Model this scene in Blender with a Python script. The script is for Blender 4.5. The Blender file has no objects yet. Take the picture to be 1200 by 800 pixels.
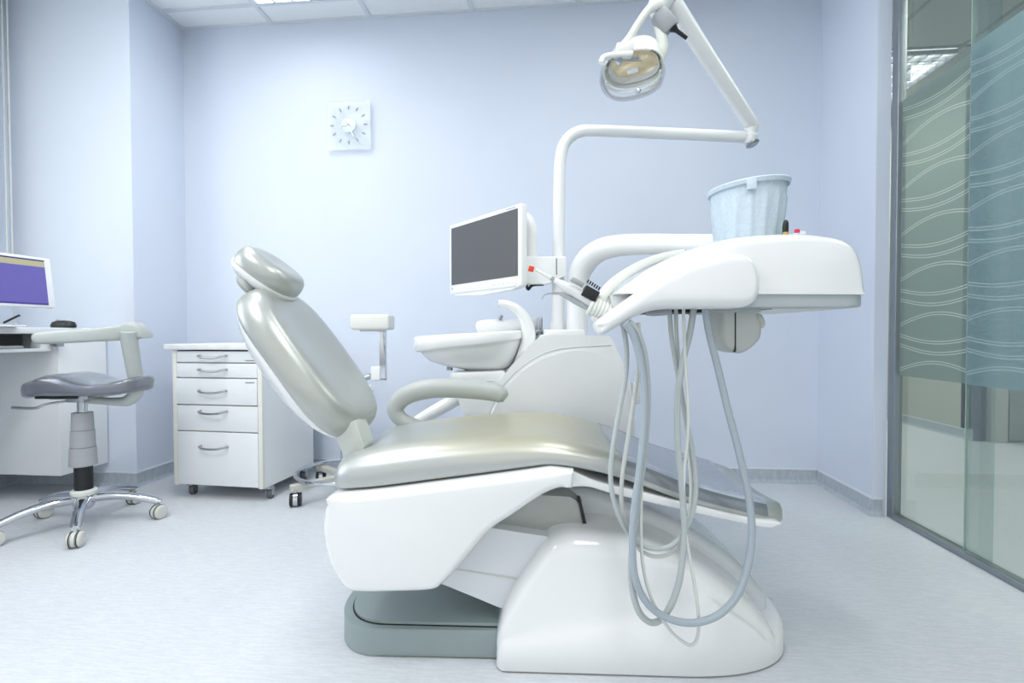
import bpy, bmesh, math, random
from mathutils import Vector, Matrix
random.seed(4)
sc = bpy.context.scene
COL = sc.collection
PI = math.pi
# ------------------------------------------------------------------ camera (solved from the room's edges)
FPX, YAW, PITCH, ROLL, CY, CAMH = 588.66, .0946, -.0205, -.0021, 403.98, .8176
H, YB, XL, XR, HB, YP, XG = 2.667, 2.877, -2.271, 1.402, .081, 2.493, 1.4647
YRE, YG1 = 2.3925, 2.358
def cam_basis():
    r = Vector((math.cos(YAW), math.sin(YAW), 0)); f = Vector((-math.sin(YAW), math.cos(YAW), 0)); u = Vector((0, 0, 1))
    f2 = f*math.cos(PITCH) + u*math.sin(PITCH); u2 = u*math.cos(PITCH) - f*math.sin(PITCH)
    return r*math.cos(ROLL) + u2*math.sin(ROLL), u2*math.cos(ROLL) - r*math.sin(ROLL), f2
CR, CU, CF = cam_basis()
cam = bpy.data.cameras.new('camera'); cam_o = bpy.data.objects.new('camera', cam); COL.objects.link(cam_o)
m = Matrix.Identity(4)
for i in range(3):
    m[i][0], m[i][1], m[i][2] = CR[i], CU[i], -CF[i]
m[2][3] = CAMH
cam_o.matrix_world = m
cam.sensor_width = 36; cam.lens = FPX/1200*36; cam.shift_y = (CY-400)/1200; cam.clip_start = .02
sc.camera = cam_o

class Frame:
    """a floor frame at the origin turned by yaw; U measures a point of a vertical plane y=const"""
    def __init__(s, yaw):
        s.yaw = yaw; s.c, s.s = math.cos(yaw), math.sin(yaw)
    def w(s, p): return Vector((p[0]*s.c - p[1]*s.s, p[0]*s.s + p[1]*s.c, p[2]))
    def U(s, px, py, y):
        d = CR*((px-600)/FPX) + CU*((CY-py)/FPX) + CF
        lx, ly = d.x*s.c + d.y*s.s, -d.x*s.s + d.y*s.c
        t = y/ly
        return Vector((lx*t, y, CAMH + d.z*t))
    def px(s, n, y): return n*y/FPX
F = Frame(YAW); CH = Frame(.047); W = Frame(0)

# ------------------------------------------------------------------ materials
def lin(c): return tuple((x/12.92 if x <= .04045 else ((x+.055)/1.055)**2.4) for x in c)
def rgb(r, g, b): return lin((r/255, g/255, b/255)) + (1,)
def mat(name, col, rough=.5, metal=0, coat=0, noise=0, nscale=20, bump=0, bscale=200, spec=.5, alpha=1, trans=0, emit=None, estr=0, stretch=(1, 1, 1), sheen=0):
    M_ = bpy.data.materials.new(name); M_.use_nodes = True
    nt = M_.node_tree; b = nt.nodes['Principled BSDF']
    b.inputs['Base Color'].default_value = col; b.inputs['Roughness'].default_value = rough
    b.inputs['Metallic'].default_value = metal; b.inputs['Coat Weight'].default_value = coat
    b.inputs['Coat Roughness'].default_value = .08
    b.inputs['Specular IOR Level'].default_value = spec; b.inputs['Alpha'].default_value = alpha
    b.inputs['Transmission Weight'].default_value = trans
    if emit: b.inputs['Emission Color'].default_value = emit; b.inputs['Emission Strength'].default_value = estr
    tc = nt.nodes.new('ShaderNodeTexCoord'); mp = nt.nodes.new('ShaderNodeMapping')
    mp.inputs['Scale'].default_value = stretch
    nt.links.new(tc.outputs['Object'], mp.inputs[0])
    nz = nt.nodes.new('ShaderNodeTexNoise'); nz.inputs['Scale'].default_value = nscale; nz.inputs['Detail'].default_value = 4
    nt.links.new(mp.outputs[0], nz.inputs['Vector'])
    if noise:
        mx = nt.nodes.new('ShaderNodeMix'); mx.data_type = 'RGBA'; mx.blend_type = 'MULTIPLY'
        rp = nt.nodes.new('ShaderNodeValToRGB')
        rp.color_ramp.elements[0].position = .35; rp.color_ramp.elements[1].position = .65
        rp.color_ramp.elements[0].color = (1-noise,)*3 + (1,); rp.color_ramp.elements[1].color = (1, 1, 1, 1)
        nt.links.new(nz.outputs['Fac'], rp.inputs[0])
        mx.inputs[0].default_value = 1; mx.inputs[6].default_value = col
        nt.links.new(rp.outputs[0], mx.inputs[7]); nt.links.new(mx.outputs[2], b.inputs['Base Color'])
    if bump:
        n2 = nt.nodes.new('ShaderNodeTexNoise'); n2.inputs['Scale'].default_value = bscale; nt.links.new(mp.outputs[0], n2.inputs['Vector'])
        bp = nt.nodes.new('ShaderNodeBump'); bp.inputs['Strength'].default_value = bump; bp.inputs['Distance'].default_value = .002
        nt.links.new(n2.outputs['Fac'], bp.inputs['Height']); nt.links.new(bp.outputs[0], b.inputs['Normal'])
    return M_
M = {}
M['wall'] = mat('pale blue wall paint', rgb(213, 221, 235), .75, noise=.015, nscale=3, bump=.08, bscale=120, spec=.25)
M['ceil'] = mat('ceiling tile white', rgb(236, 240, 243), .9, noise=.03, nscale=160, bump=.15, bscale=300)
M['tbar'] = mat('ceiling bar white', rgb(214, 221, 226), .5, noise=.01)
M['base'] = mat('speckled grey coved skirting', rgb(184, 194, 203), .5, noise=.16, nscale=60, stretch=(1, 1, .4))
M['basetop'] = mat('skirting top strip', rgb(222, 227, 231), .5, noise=.02)
M['white'] = mat('gloss white moulded plastic', rgb(236, 238, 238), .16, coat=.5, noise=.01, nscale=4)
M['white2'] = mat('satin white enamel', rgb(236, 238, 238), .3, coat=.2, noise=.01, nscale=5)
M['offw'] = mat('off white plastic', rgb(228, 231, 224), .35, noise=.02)
M['lam'] = mat('white laminate', rgb(230, 234, 236), .45, noise=.012, nscale=6)
M['cream'] = mat('cream edge banding', rgb(228, 229, 221), .5, noise=.02)
M['marble'] = mat('pale veined worktop', rgb(232, 234, 233), .4, noise=.09, nscale=14, stretch=(1, 3, 1))
M['vinyl'] = mat('pearl grey green vinyl', rgb(184, 188, 183), .34, metal=.5, noise=.05, nscale=5, bump=.05, bscale=350)
M['armgrey'] = mat('sage grey polyurethane', rgb(180, 186, 183), .38, noise=.03, nscale=9)
M['footgrey'] = mat('slate green rubber footplate', rgb(146, 160, 160), .4, noise=.05, nscale=12)
M['linkgrey'] = mat('light grey painted link', rgb(200, 206, 200), .35, noise=.02)
M['under'] = mat('grey inner housing', rgb(176, 180, 175), .45, noise=.03)
M['liftw'] = mat('white lift cover', rgb(218, 224, 227), .25, coat=.3, noise=.01)
M['hose'] = mat('pale grey silicone hose', rgb(182, 190, 191), .4, noise=.02)
M['hoseb'] = mat('blue grey silicone hose', rgb(164, 176, 184), .4, noise=.02)
M['hosew'] = mat('white silicone hose', rgb(214, 218, 214), .4, noise=.02)
M['traygrey'] = mat('grey tray underside', rgb(178, 187, 189), .35, noise=.02)
M['handle'] = mat('warm grey handle', rgb(190, 194, 190), .35, noise=.02)
M['black'] = mat('black plastic', rgb(24, 25, 28), .4, noise=.1)
M['dark'] = mat('dark gap', rgb(32, 34, 36), .7, noise=.1)
M['chrome'] = mat('polished chrome', rgb(205, 209, 214), .12, metal=1, noise=.02)
M['steel'] = mat('brushed steel', rgb(178, 182, 184), .3, metal=1, noise=.05, nscale=60)
M['stoolseat'] = mat('dark grey seat vinyl', rgb(118, 122, 130), .2, metal=.35, coat=.7, noise=.05, bump=.05, bscale=300)
M['bellows'] = mat('grey gas lift sleeve', rgb(164, 166, 170), .5, noise=.03)
M['stoolbeige'] = mat('beige painted steel', rgb(196, 196, 188), .4, noise=.03)
M['rubber'] = mat('grey rubber', rgb(96, 102, 106), .6, noise=.06)
M['casterw'] = mat('pale caster plastic', rgb(205, 207, 200), .4, noise=.03)
M['padw'] = mat('off white pad vinyl', rgb(226, 227, 220), .45, noise=.02, bump=.05)
M['screen'] = mat('switched off display', rgb(92, 93, 96), .28, noise=.06, nscale=2)
M['red'] = mat('orange red cap', rgb(232, 72, 38), .4, noise=.05)
M['magenta'] = mat('red button', rgb(205, 40, 90), .4, noise=.05)
M['yellow'] = mat('yellow ochre plastic', rgb(205, 175, 70), .5, noise=.05)
M['gold'] = mat('gold tinted reflector', rgb(236, 220, 184), .25, metal=.5, noise=.15, nscale=25)
M['tick'] = mat('grey clock mark', rgb(128, 134, 146), .5, noise=.02)
M['clockglass'] = mat('frosted clock glass', rgb(232, 241, 247), .2, noise=.01, alpha=.3)
M['clockdisc'] = mat('clock centre disc', rgb(208, 220, 224), .3, noise=.02)
M['jamb'] = mat('grey aluminium frame', rgb(150, 158, 164), .35, metal=.7, noise=.04)
M['corrwall'] = mat('corridor wall paint', rgb(186, 190, 180), .8, noise=.02)
M['corrdoor'] = mat('corridor door', rgb(150, 158, 152), .6, noise=.03)
M['corrceil'] = mat('corridor ceiling', rgb(186, 192, 190), .9, noise=.03)
M['blind'] = mat('cream blind fabric', rgb(232, 236, 228), .9, noise=.04, nscale=120)
M['lamp_on'] = mat('lit diffuser', rgb(255, 255, 255), .5, emit=(1, 1, 1, 1), estr=2.6)
M['corrlamp'] = mat('lit corridor louvre', rgb(255, 255, 255), .5, emit=(1, 1, 1, 1), estr=1.5)
M['louvre'] = mat('louvre aluminium', rgb(196, 202, 208), .25, metal=.7, noise=.05)
M['keys'] = mat('keyboard grey', rgb(205, 210, 212), .5, noise=.05)

def glassmat(name, tint, mixf, rough=.02):
    g = bpy.data.materials.new(name); g.use_nodes = True; nt = g.node_tree; nt.nodes.clear()
    out = nt.nodes.new('ShaderNodeOutputMaterial'); mx = nt.nodes.new('ShaderNodeMixShader')
    tr = nt.nodes.new('ShaderNodeBsdfTransparent'); tr.inputs[0].default_value = tint
    gl = nt.nodes.new('ShaderNodeBsdfGlossy'); gl.inputs['Roughness'].default_value = rough
    fr = nt.nodes.new('ShaderNodeFresnel'); fr.inputs[0].default_value = 1.35
    mu = nt.nodes.new('ShaderNodeMath'); mu.operation = 'MULTIPLY'; mu.inputs[1].default_value = mixf
    nt.links.new(fr.outputs[0], mu.inputs[0]); nt.links.new(mu.outputs[0], mx.inputs[0])
    nt.links.new(tr.outputs[0], mx.inputs[1]); nt.links.new(gl.outputs[0], mx.inputs[2]); nt.links.new(mx.outputs[0], out.inputs[0])
    return g
M['glass'] = glassmat('pale green partition glass', (.90, .94, .92, 1), .35)
M['visor'] = glassmat('clear lamp visor', (.985, .99, 1, 1), .55, .05)
M['glassedge'] = mat('green glass edge', rgb(176, 198, 190), .2, noise=.02, alpha=.6)
M['film_shade'] = mat('clear plastic with shade painted grey', rgb(142, 151, 158), .22, metal=.4, noise=.08, alpha=.75)  # same cover film, greyed to paint shade on its near side
M['film_cover'] = mat('clear blue plastic cover', rgb(202, 211, 230), .16, metal=.2, noise=.03, alpha=.6)

# streaked sheet-vinyl floor
def floor_mat():
    g = mat('streaked pale vinyl floor', rgb(217, 220, 223), .42, spec=.35)
    nt = g.node_tree; b = nt.nodes['Principled BSDF']
    tc = nt.nodes.new('ShaderNodeTexCoord')
    acc = None
    for k, (sx, sy, s, lo, hi, amt) in enumerate([(1.2, 9, 14, .42, .6, .075), (2, 16, 30, .45, .58, .07), (1, 1, 2.2, .3, .7, .03)]):
        mp = nt.nodes.new('ShaderNodeMapping'); mp.inputs['Scale'].default_value = (sx, sy, 1)
        nt.links.new(tc.outputs['Object'], mp.inputs[0])
        nz = nt.nodes.new('ShaderNodeTexNoise'); nz.inputs['Scale'].default_value = s; nz.inputs['Detail'].default_value = 5
        nt.links.new(mp.outputs[0], nz.inputs['Vector'])
        rp = nt.nodes.new('ShaderNodeValToRGB'); e = rp.color_ramp.elements
        e[0].position = lo; e[1].position = hi; e[0].color = (1-amt*1.15, 1-amt, 1-amt*.9, 1); e[1].color = (1, 1, 1, 1)
        nt.links.new(nz.outputs['Fac'], rp.inputs[0])
        mx = nt.nodes.new('ShaderNodeMix'); mx.data_type = 'RGBA'; mx.blend_type = 'MULTIPLY'; mx.inputs[0].default_value = 1
        if acc is None: mx.inputs[6].default_value = rgb(217, 220, 223)
        else: nt.links.new(acc, mx.inputs[6])
        nt.links.new(rp.outputs[0], mx.inputs[7]); acc = mx.outputs[2]
    nt.links.new(acc, b.inputs['Base Color'])
    return g
M['floor'] = floor_mat()

# frosted film with clear wavy double lines; object space: y along the pane, z up
def film_mat(name, tint, opac, lineop, phase, linec=rgb(186, 197, 188)):
    g = bpy.data.materials.new(name); g.use_nodes = True; nt = g.node_tree; nt.nodes.clear()
    N = nt.nodes.new; L = nt.links.new
    def math_(op, a, b=None, c=None):
        n = N('ShaderNodeMath'); n.operation = op
        for i, v in enumerate((a, b, c)):
            if v is None: continue
            if isinstance(v, (int, float)): n.inputs[i].default_value = v
            else: L(v, n.inputs[i])
        return n.outputs[0]
    tc = N('ShaderNodeTexCoord'); sp = N('ShaderNodeSeparateXYZ'); L(tc.outputs['Object'], sp.inputs[0])
    y, z = sp.outputs['Y'], sp.outputs['Z']
    total = None
    # u grows from the jamb towards the room
    u = math_('MULTIPLY_ADD', y, -1, YG1 + phase)
    for amp, k, ph, off, slope in ((.045, 6.98, 0, .073, 0), (-.032, 6.98, 0, .034, 0), (-.034, 6.98, 0, .188, 0)):
        s = math_('SINE', math_('MULTIPLY', math_('FRACT', math_('DIVIDE', u, .45)), k*.45))
        c = math_('MULTIPLY_ADD', s, amp, off)
        for d in (-.005, .005):
            v = math_('SUBTRACT', z, math_('ADD', c, d))
            fr = math_('FRACT', math_('DIVIDE', v, .195))
            a = math_('ABSOLUTE', math_('SUBTRACT', fr, .5))
            l = math_('GREATER_THAN', a, .5 - .0018/.195)
            total = l if total is None else math_('MAXIMUM', total, l)
    fac = math_('MULTIPLY_ADD', total, lineop - opac, opac)
    tr = N('ShaderNodeBsdfTransparent'); tr.inputs[0].default_value = (.93, .96, .95, 1)
    df = N('ShaderNodeBsdfDiffuse'); tl = N('ShaderNodeBsdfTranslucent')
    df.inputs[0].default_value = tint; tl.inputs[0].default_value = tint
    m1 = N('ShaderNodeMixShader'); m1.inputs[0].default_value = .4; L(df.outputs[0], m1.inputs[1]); L(tl.outputs[0], m1.inputs[2])
    dl = N('ShaderNodeBsdfDiffuse'); dl.inputs[0].default_value = linec
    m3 = N('ShaderNodeMixShader'); L(total, m3.inputs[0]); L(m1.outputs[0], m3.inputs[1]); L(dl.outputs[0], m3.inputs[2])
    m2 = N('ShaderNodeMixShader'); L(fac, m2.inputs[0]); L(tr.outputs[0], m2.inputs[1]); L(m3.outputs[0], m2.inputs[2])
    out = N('ShaderNodeOutputMaterial'); L(m2.outputs[0], out.inputs[0])
    return g
M['film1'] = film_mat('frosted film with wavy lines', rgb(138, 156, 154), .78, .8, 0)
M['film2'] = film_mat('frosted teal film with faint wavy lines', rgb(142, 168, 174), .86, .76, .1, rgb(168, 190, 194))

# purple desktop picture on the computer screen (object space of the panel)
def pc_screen():
    g = mat('lit purple desktop screen', rgb(80, 74, 140), .25)
    nt = g.node_tree; b = nt.nodes['Principled BSDF']
    tc = nt.nodes.new('ShaderNodeTexCoord'); sp = nt.nodes.new('ShaderNodeSeparateXYZ'); nt.links.new(tc.outputs['Generated'], sp.inputs[0])
    rp = nt.nodes.new('ShaderNodeValToRGB'); rp.color_ramp.interpolation = 'CONSTANT'
    e = rp.color_ramp.elements; e[0].position = 0; e[0].color = rgb(60, 52, 120); e[1].position = .04; e[1].color = rgb(84, 78, 142)
    for p, c in ((.84, (150, 146, 118)), (.965, (40, 38, 92))):
        q = e.new(p); q.color = rgb(*c)
    nt.links.new(sp.outputs['Z'], rp.inputs[0])
    nt.links.new(rp.outputs[0], b.inputs['Base Color']); nt.links.new(rp.outputs[0], b.inputs['Emission Color']); b.inputs['Emission Strength'].default_value = .45
    return g
M['pcscreen'] = pc_screen()

def seat_vinyl():
    g = mat('pearl grey vinyl, yellowed on top', rgb(184, 189, 186), .34, metal=.5, bump=.05, bscale=350)
    nt = g.node_tree; b = nt.nodes['Principled BSDF']; tc = nt.nodes.new('ShaderNodeTexCoord')
    sp = nt.nodes.new('ShaderNodeSeparateXYZ'); nt.links.new(tc.outputs['Object'], sp.inputs[0])
    nz = nt.nodes.new('ShaderNodeTexNoise'); nz.inputs['Scale'].default_value = 4; nt.links.new(tc.outputs['Object'], nz.inputs['Vector'])
    ad = nt.nodes.new('ShaderNodeMath'); ad.operation = 'MULTIPLY_ADD'; ad.inputs[1].default_value = .06; nt.links.new(nz.outputs['Fac'], ad.inputs[0]); nt.links.new(sp.outputs['Z'], ad.inputs[2])
    rp = nt.nodes.new('ShaderNodeValToRGB'); e = rp.color_ramp.elements
    e[0].position = .545; e[0].color = rgb(184, 189, 186); e[1].position = .59; e[1].color = rgb(194, 191, 168)
    nt.links.new(ad.outputs[0], rp.inputs[0]); nt.links.new(rp.outputs[0], b.inputs['Base Color'])
    return g
M['seatvinyl'] = seat_vinyl()

# ------------------------------------------------------------------ mesh helpers (all points in a frame's coordinates)
def crom(pts, n=8, closed=False):
    P = [Vector(p) for p in pts]; out = []; N = len(P)
    segs = N if closed else N-1
    for i in range(segs):
        p1, p2 = P[i], P[(i+1) % N]
        p0 = P[i-1] if (i > 0 or closed) else p1*2-p2
        p3 = P[(i+2) % N] if (i+2 < N or closed) else p2*2-p1
        for k in range(n):
            t = k/n
            out.append(.5*((2*p1) + (p2-p0)*t + (2*p0-5*p1+4*p2-p3)*t*t + (3*p1-p0-3*p2+p3)*t**3))
    if not closed: out.append(P[-1].copy())
    return out
def crom_r(rs, n):
    out = []
    for i in range(len(rs)-1):
        for k in range(n): out.append(rs[i] + (rs[i+1]-rs[i])*k/n)
    out.append(rs[-1]); return out
class MB:
    def __init__(s): s.bm = bmesh.new()
    def ring(s, pts): return [s.bm.verts.new(p) for p in pts]
    def loft(s, rings, closed=True, cap=True, loop=False):
        R = [s.ring(r) for r in rings]; n = len(R[0])
        pairs = list(zip(R, R[1:])) + ([(R[-1], R[0])] if loop else [])
        for a, b in pairs:
            for i in range(n if closed else n-1):
                j = (i+1) % n
                try: s.bm.faces.new((a[i], a[j], b[j], b[i]))
                except ValueError: pass
        if cap and not loop:
            for r, rev in ((R[0], True), (R[-1], False)):
                try: s.bm.faces.new(r[::-1] if rev else r)
                except ValueError: pass
        return s
    def tube(s, path, rad, n=12, smooth=8, squash=1, cap=True, up=None):
        k = len(path)
        rs = rad if isinstance(rad, (list, tuple)) else [rad]*k
        if smooth: pts = crom(path, smooth); rs = crom_r(list(rs), smooth)
        else: pts = [Vector(p) for p in path]
        rings = []; prev = None
        for i, p in enumerate(pts):
            t = (pts[min(i+1, len(pts)-1)] - pts[max(i-1, 0)]).normalized()
            if prev is None:
                a = Vector(up) if up else (Vector((0, 0, 1)) if abs(t.z) < .9 else Vector((0, 1, 0)))
                nrm = (a - t*a.dot(t)).normalized()
            else: nrm = (prev - t*prev.dot(t)).normalized()
            prev = nrm; bi = t.cross(nrm)
            rings.append([p + (nrm*math.cos(2*PI*j/n)*squash + bi*math.sin(2*PI*j/n))*rs[i] for j in range(n)])
        return s.loft(rings, cap=cap)
    def lathe(s, prof, c=(0, 0, 0), axis=(0, 0, 1), n=32):
        ax = Vector(axis).normalized(); a = ax.orthogonal().normalized(); b = ax.cross(a); c = Vector(c)
        rings = [[c + ax*h + (a*math.cos(2*PI*j/n) + b*math.sin(2*PI*j/n))*max(r, 1e-5) for j in range(n)] for r, h in prof]
        return s.loft(rings)
    def torus(s, c, R, r, axis=(0, 0, 1), n=48, k=10):
        ax = Vector(axis).normalized(); a = ax.orthogonal().normalized(); b = ax.cross(a); c = Vector(c)
        rings = []
        for i in range(n):
            d = a*math.cos(2*PI*i/n) + b*math.sin(2*PI*i/n)
            rings.append([c + d*(R + r*math.cos(2*PI*j/k)) + ax*r*math.sin(2*PI*j/k) for j in range(k)])
        return s.loft(rings, loop=True)
    def box(s, lo, hi, bev=0, seg=3, mtx=None):
        v = [s.bm.verts.new((x, y, z)) for x in (lo[0], hi[0]) for y in (lo[1], hi[1]) for z in (lo[2], hi[2])]
        fs = [s.bm.faces.new([v[i] for i in q]) for q in ((0, 1, 3, 2), (4, 6, 7, 5), (0, 4, 5, 1), (2, 3, 7, 6), (0, 2, 6, 4), (1, 5, 7, 3))]
        if mtx is not None: bmesh.ops.transform(s.bm, matrix=mtx, verts=v)
        if bev:
            es = list({e for f in fs for e in f.edges})
            bmesh.ops.bevel(s.bm, geom=es, offset=bev, segments=seg, profile=.5, affect='EDGES', clamp_overlap=True)
        return s
    def prism(s, outline, y0, y1, bev=0, seg=4, axis='y', bevback=True):
        """outline: (x,z) points -> extruded along y; or (x,y) along z"""
        mk = (lambda p, t: (p[0], t, p[1])) if axis == 'y' else (lambda p, t: (p[0], p[1], t)) if axis == 'z' else (lambda p, t: (t, p[0], p[1]))
        a = [s.bm.verts.new(mk(p, y0)) for p in outline]; b = [s.bm.verts.new(mk(p, y1)) for p in outline]
        fa = s.bm.faces.new(a); fb = s.bm.faces.new(b[::-1]); n = len(a)
        for i in range(n): s.bm.faces.new((a[i], b[i], b[(i+1) % n], a[(i+1) % n]))
        if bev:
            es = list(fa.edges) + (list(fb.edges) if bevback else [])
            bmesh.ops.bevel(s.bm, geom=es, offset=bev, segments=seg, profile=.5, affect='EDGES', clamp_overlap=True)
        return s
    def rprism(s, outline, y0, y1, r, ry=None, seg=6, back=True, flat=False):
        """extruded outline whose rim is rounded by moving the outline inwards (limited by the local thickness)"""
        ry = r if ry is None else ry
        P = [Vector(p[:2]) for p in outline]; n = len(P)
        if sum(P[i].x*P[(i+1) % n].y-P[(i+1) % n].x*P[i].y for i in range(n)) < 0: P.reverse()
        N = []
        for i in range(n):
            d1 = (P[i]-P[i-1]); d2 = (P[(i+1) % n]-P[i])
            d1 = d1.normalized() if d1.length > 1e-9 else d2.normalized(); d2 = d2.normalized() if d2.length > 1e-9 else d1
            v = Vector((-d1.y-d2.y, d1.x+d2.x)); v = v.normalized() if v.length > 1e-6 else Vector((-d1.y, d1.x))
            k = 1/max(.6, v.dot(Vector((-d1.y, d1.x)))); N.append(v*k)
        if flat:
            zm = min(p.y for p in P)
            N = [Vector((v.x, 0)) if p.y < zm+1e-4 else v for p, v in zip(P, N)]
        ins = []
        for i in range(n):
            o, d = P[i], N[i]; best = 9
            for j in range(n):
                if j in (i, (i-1) % n): continue
                a, e = P[j], P[(j+1) % n]-P[j]; den = d.x*e.y-d.y*e.x
                if abs(den) < 1e-12: continue
                w = a-o; t = (w.x*e.y-w.y*e.x)/den; u = (w.x*d.y-w.y*d.x)/den
                if 0 <= u <= 1 and t > 1e-6: best = min(best, t)
            ins.append(min(r, best*.46))
        for _ in range(7): ins = [min(ins[i], (ins[i-1]+ins[i]*2+ins[(i+1) % n])/4+1e-4) for i in range(n)]
        def cross(a, b, c, d):
            f = lambda p, q, t: (q.x-p.x)*(t.y-p.y)-(q.y-p.y)*(t.x-p.x)
            return f(a, b, c)*f(a, b, d) < 0 and f(c, d, a)*f(c, d, b) < 0
        for _ in range(60):      # no folded corners in the inset outline
            Q = [P[i]+N[i]*ins[i] for i in range(n)]; bad = set()
            for i in range(n):
                if (Q[(i+1) % n]-Q[i]).dot(P[(i+1) % n]-P[i]) < 0: bad |= {i, (i+1) % n}
                for j in range(i+2, n):
                    if (i or j < n-1) and cross(Q[i], Q[(i+1) % n], Q[j], Q[(j+1) % n]):
                        if j-i < n/2: bad |= set(range(i, j+2))
                        else: bad |= {q % n for q in range(j, n+i+2)}
            if not bad: break
            for i in bad: ins[i % n] *= .85
        sec = []
        for k in range(seg+1):
            a = PI/2*k/seg; sec.append((1-math.sin(a), ry*(1-math.cos(a))))
        rings = [[(P[i].x+N[i].x*ins[i]*f, y0+h, P[i].y+N[i].y*ins[i]*f) for i in range(n)] for f, h in sec]
        if back: rings += [[(P[i].x+N[i].x*ins[i]*f, y1-h, P[i].y+N[i].y*ins[i]*f) for i in range(n)] for f, h in sec[::-1]]
        else: rings.append([(P[i].x, y1, P[i].y) for i in range(n)])
        return s.loft(rings)
    def pad(s, c, u, w, t, hu, hw, prof, ex=2.6, n=48, shift=None):
        """cushion: superellipse outline in (u,w), profile of (scale, height along t)"""
        c, u, w, t = Vector(c), Vector(u), Vector(w), Vector(t); rings = []
        for sc_, h in prof:
            r = []
            for j in range(n):
                a = 2*PI*j/n; ca, sa = math.cos(a), math.sin(a)
                du = math.copysign(abs(ca)**(2/ex), ca); dw = math.copysign(abs(sa)**(2/ex), sa)
                k = max(sc_, 1e-4)
                su = 1 - (1-k)*min(1, hw/hu) if k > .5 else k; sw = 1 - (1-k) if k > .5 else k
                hh = h
                if shift: hh += shift(du*su, dw*sw)
                wt = hw
                r.append(c + u*(du*hu*su) + w*(dw*wt*sw) + t*hh)
            rings.append(r)
        return s.loft(rings)
    def xf(s, mtx): bmesh.ops.transform(s.bm, matrix=mtx, verts=s.bm.verts[:]); return s

def obj(name, mb, material, parent=None, origin=None, frame=None, sharp=35, sub=0, struct=False):
    """parent given: points are in the parent's frame; else origin+frame place a one-mesh thing"""
    bm = mb.bm
    bmesh.ops.recalc_face_normals(bm, faces=bm.faces[:])
    me = bpy.data.meshes.new(name)
    if parent is not None: off = Vector(parent['_o'])
    else: off = Vector(origin) if origin is not None else Vector((0, 0, 0))
    bmesh.ops.translate(bm, vec=-off, verts=bm.verts[:])
    bm.to_mesh(me); bm.free()
    me.materials.append(M[material])
    for p in me.polygons: p.use_smooth = True
    me.set_sharp_from_angle(angle=math.radians(sharp))
    o = bpy.data.objects.new(name, me); COL.objects.link(o)
    if parent is not None: o.parent = parent; o['_o'] = parent['_o']
    else:
        fr = frame or W
        o.location = fr.w(off); o.rotation_euler = (0, 0, fr.yaw); o['_o'] = list(off)
    if sub:
        md = o.modifiers.new('subdivision', 'SUBSURF'); md.levels = md.render_levels = sub
    if struct: o['kind'] = 'structure'
    return o
def thing(name, label, cat, frame, o, group=None):
    e = bpy.data.objects.new(name, None); COL.objects.link(e); e.empty_display_size = .1
    e.location = frame.w(o); e.rotation_euler = (0, 0, frame.yaw); e['_o'] = list(o)
    e['label'] = label; e['category'] = cat
    if group: e['group'] = group
    return e
def tag(o, label, cat, group=None):
    o['label'] = label; o['category'] = cat
    if group: o['group'] = group
    return o
def dup_tree(root, loc, label=None):
    r = root.copy(); COL.objects.link(r); r.location = loc
    if label: r['label'] = label
    for ch in list(root.children):
        c = ch.copy(); COL.objects.link(c); c.parent = r
        for g_ in list(ch.children):
            d = g_.copy(); COL.objects.link(d); d.parent = c
    return r
def UU(fr, pts, y): return [fr.U(a, b, y) for a, b in pts]
def O2(fr, pts, y, n=5, closed=True):
    """smooth outline (x,z) measured in the plane y"""
    P = [(v.x, 0, v.z) for v in UU(fr, pts, y)]
    if n <= 1: return [(v[0], v[2]) for v in P]
    return [(v.x, v.z) for v in crom(P, n, closed)]
def lp(pts, r=.35, n=3):
    """round the corners of a pixel polygon a little: returns points with each corner cut into a short curve"""
    out = []; N = len(pts)
    for i in range(N):
        p0, p1, p2 = Vector(pts[i-1]), Vector(pts[i]), Vector(pts[(i+1) % N])
        a = p1 + (p0-p1).normalized()*min(r, (p0-p1).length*.45); b = p1 + (p2-p1).normalized()*min(r, (p2-p1).length*.45)
        for k in range(n+1):
            t = k/n; out.append(tuple(a*(1-t)**2 + p1*2*t*(1-t) + b*t*t))
    return out

# ================================================================== THE ROOM
XW = -3.0    # left (window) wall
YN = -1.4    # wall behind the camera left out so the world light fills the room
def slab(name, lo, hi, mt, parent=None): return obj(name, MB().box(lo, hi), mt, parent, struct=(parent is None))
slab('floor', (-3.4, YN, -.06), (6, 7, 0), 'floor')
ceil = slab('ceiling', (-3.1, YN, H), (XG+.06, YB+.1, H+.06), 'ceil')
g = MB()
x = -2.3
while x < XG:
    if x > XW: g.box((x-.012, YN, H-.006), (x+.012, YB, H+.001))
    x += .6
y = 2.70
while y > YN:
    g.box((XW, y-.012, H-.0065), (XG, y+.012, H+.001)); y -= .6
g.box((XL, YB-.022, H-.007), (XR, YB, H+.001)); g.box((XL, YP-.022, H-.0068), (XL+.022, YB-.0221, H+.001)); g.box((XW, YP-.022, H-.007), (XL-.0001, YP, H+.001))
obj('ceiling_grid', g, 'tbar', ceil)
slab('wall_back', (-3.1, YB, 0), (XR+.058, YB+.1, 2.95), 'wall')
slab('wall_left_pillar', (XW-.1, YP, 0), (XL, YB, H), 'wall')
slab('wall_left', (XW-.1, YN, 0), (XW, YP, H), 'wall')
slab('wall_right', (XR, YRE, 0), (XR+.058, YB, 2.95), 'wall')
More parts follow.
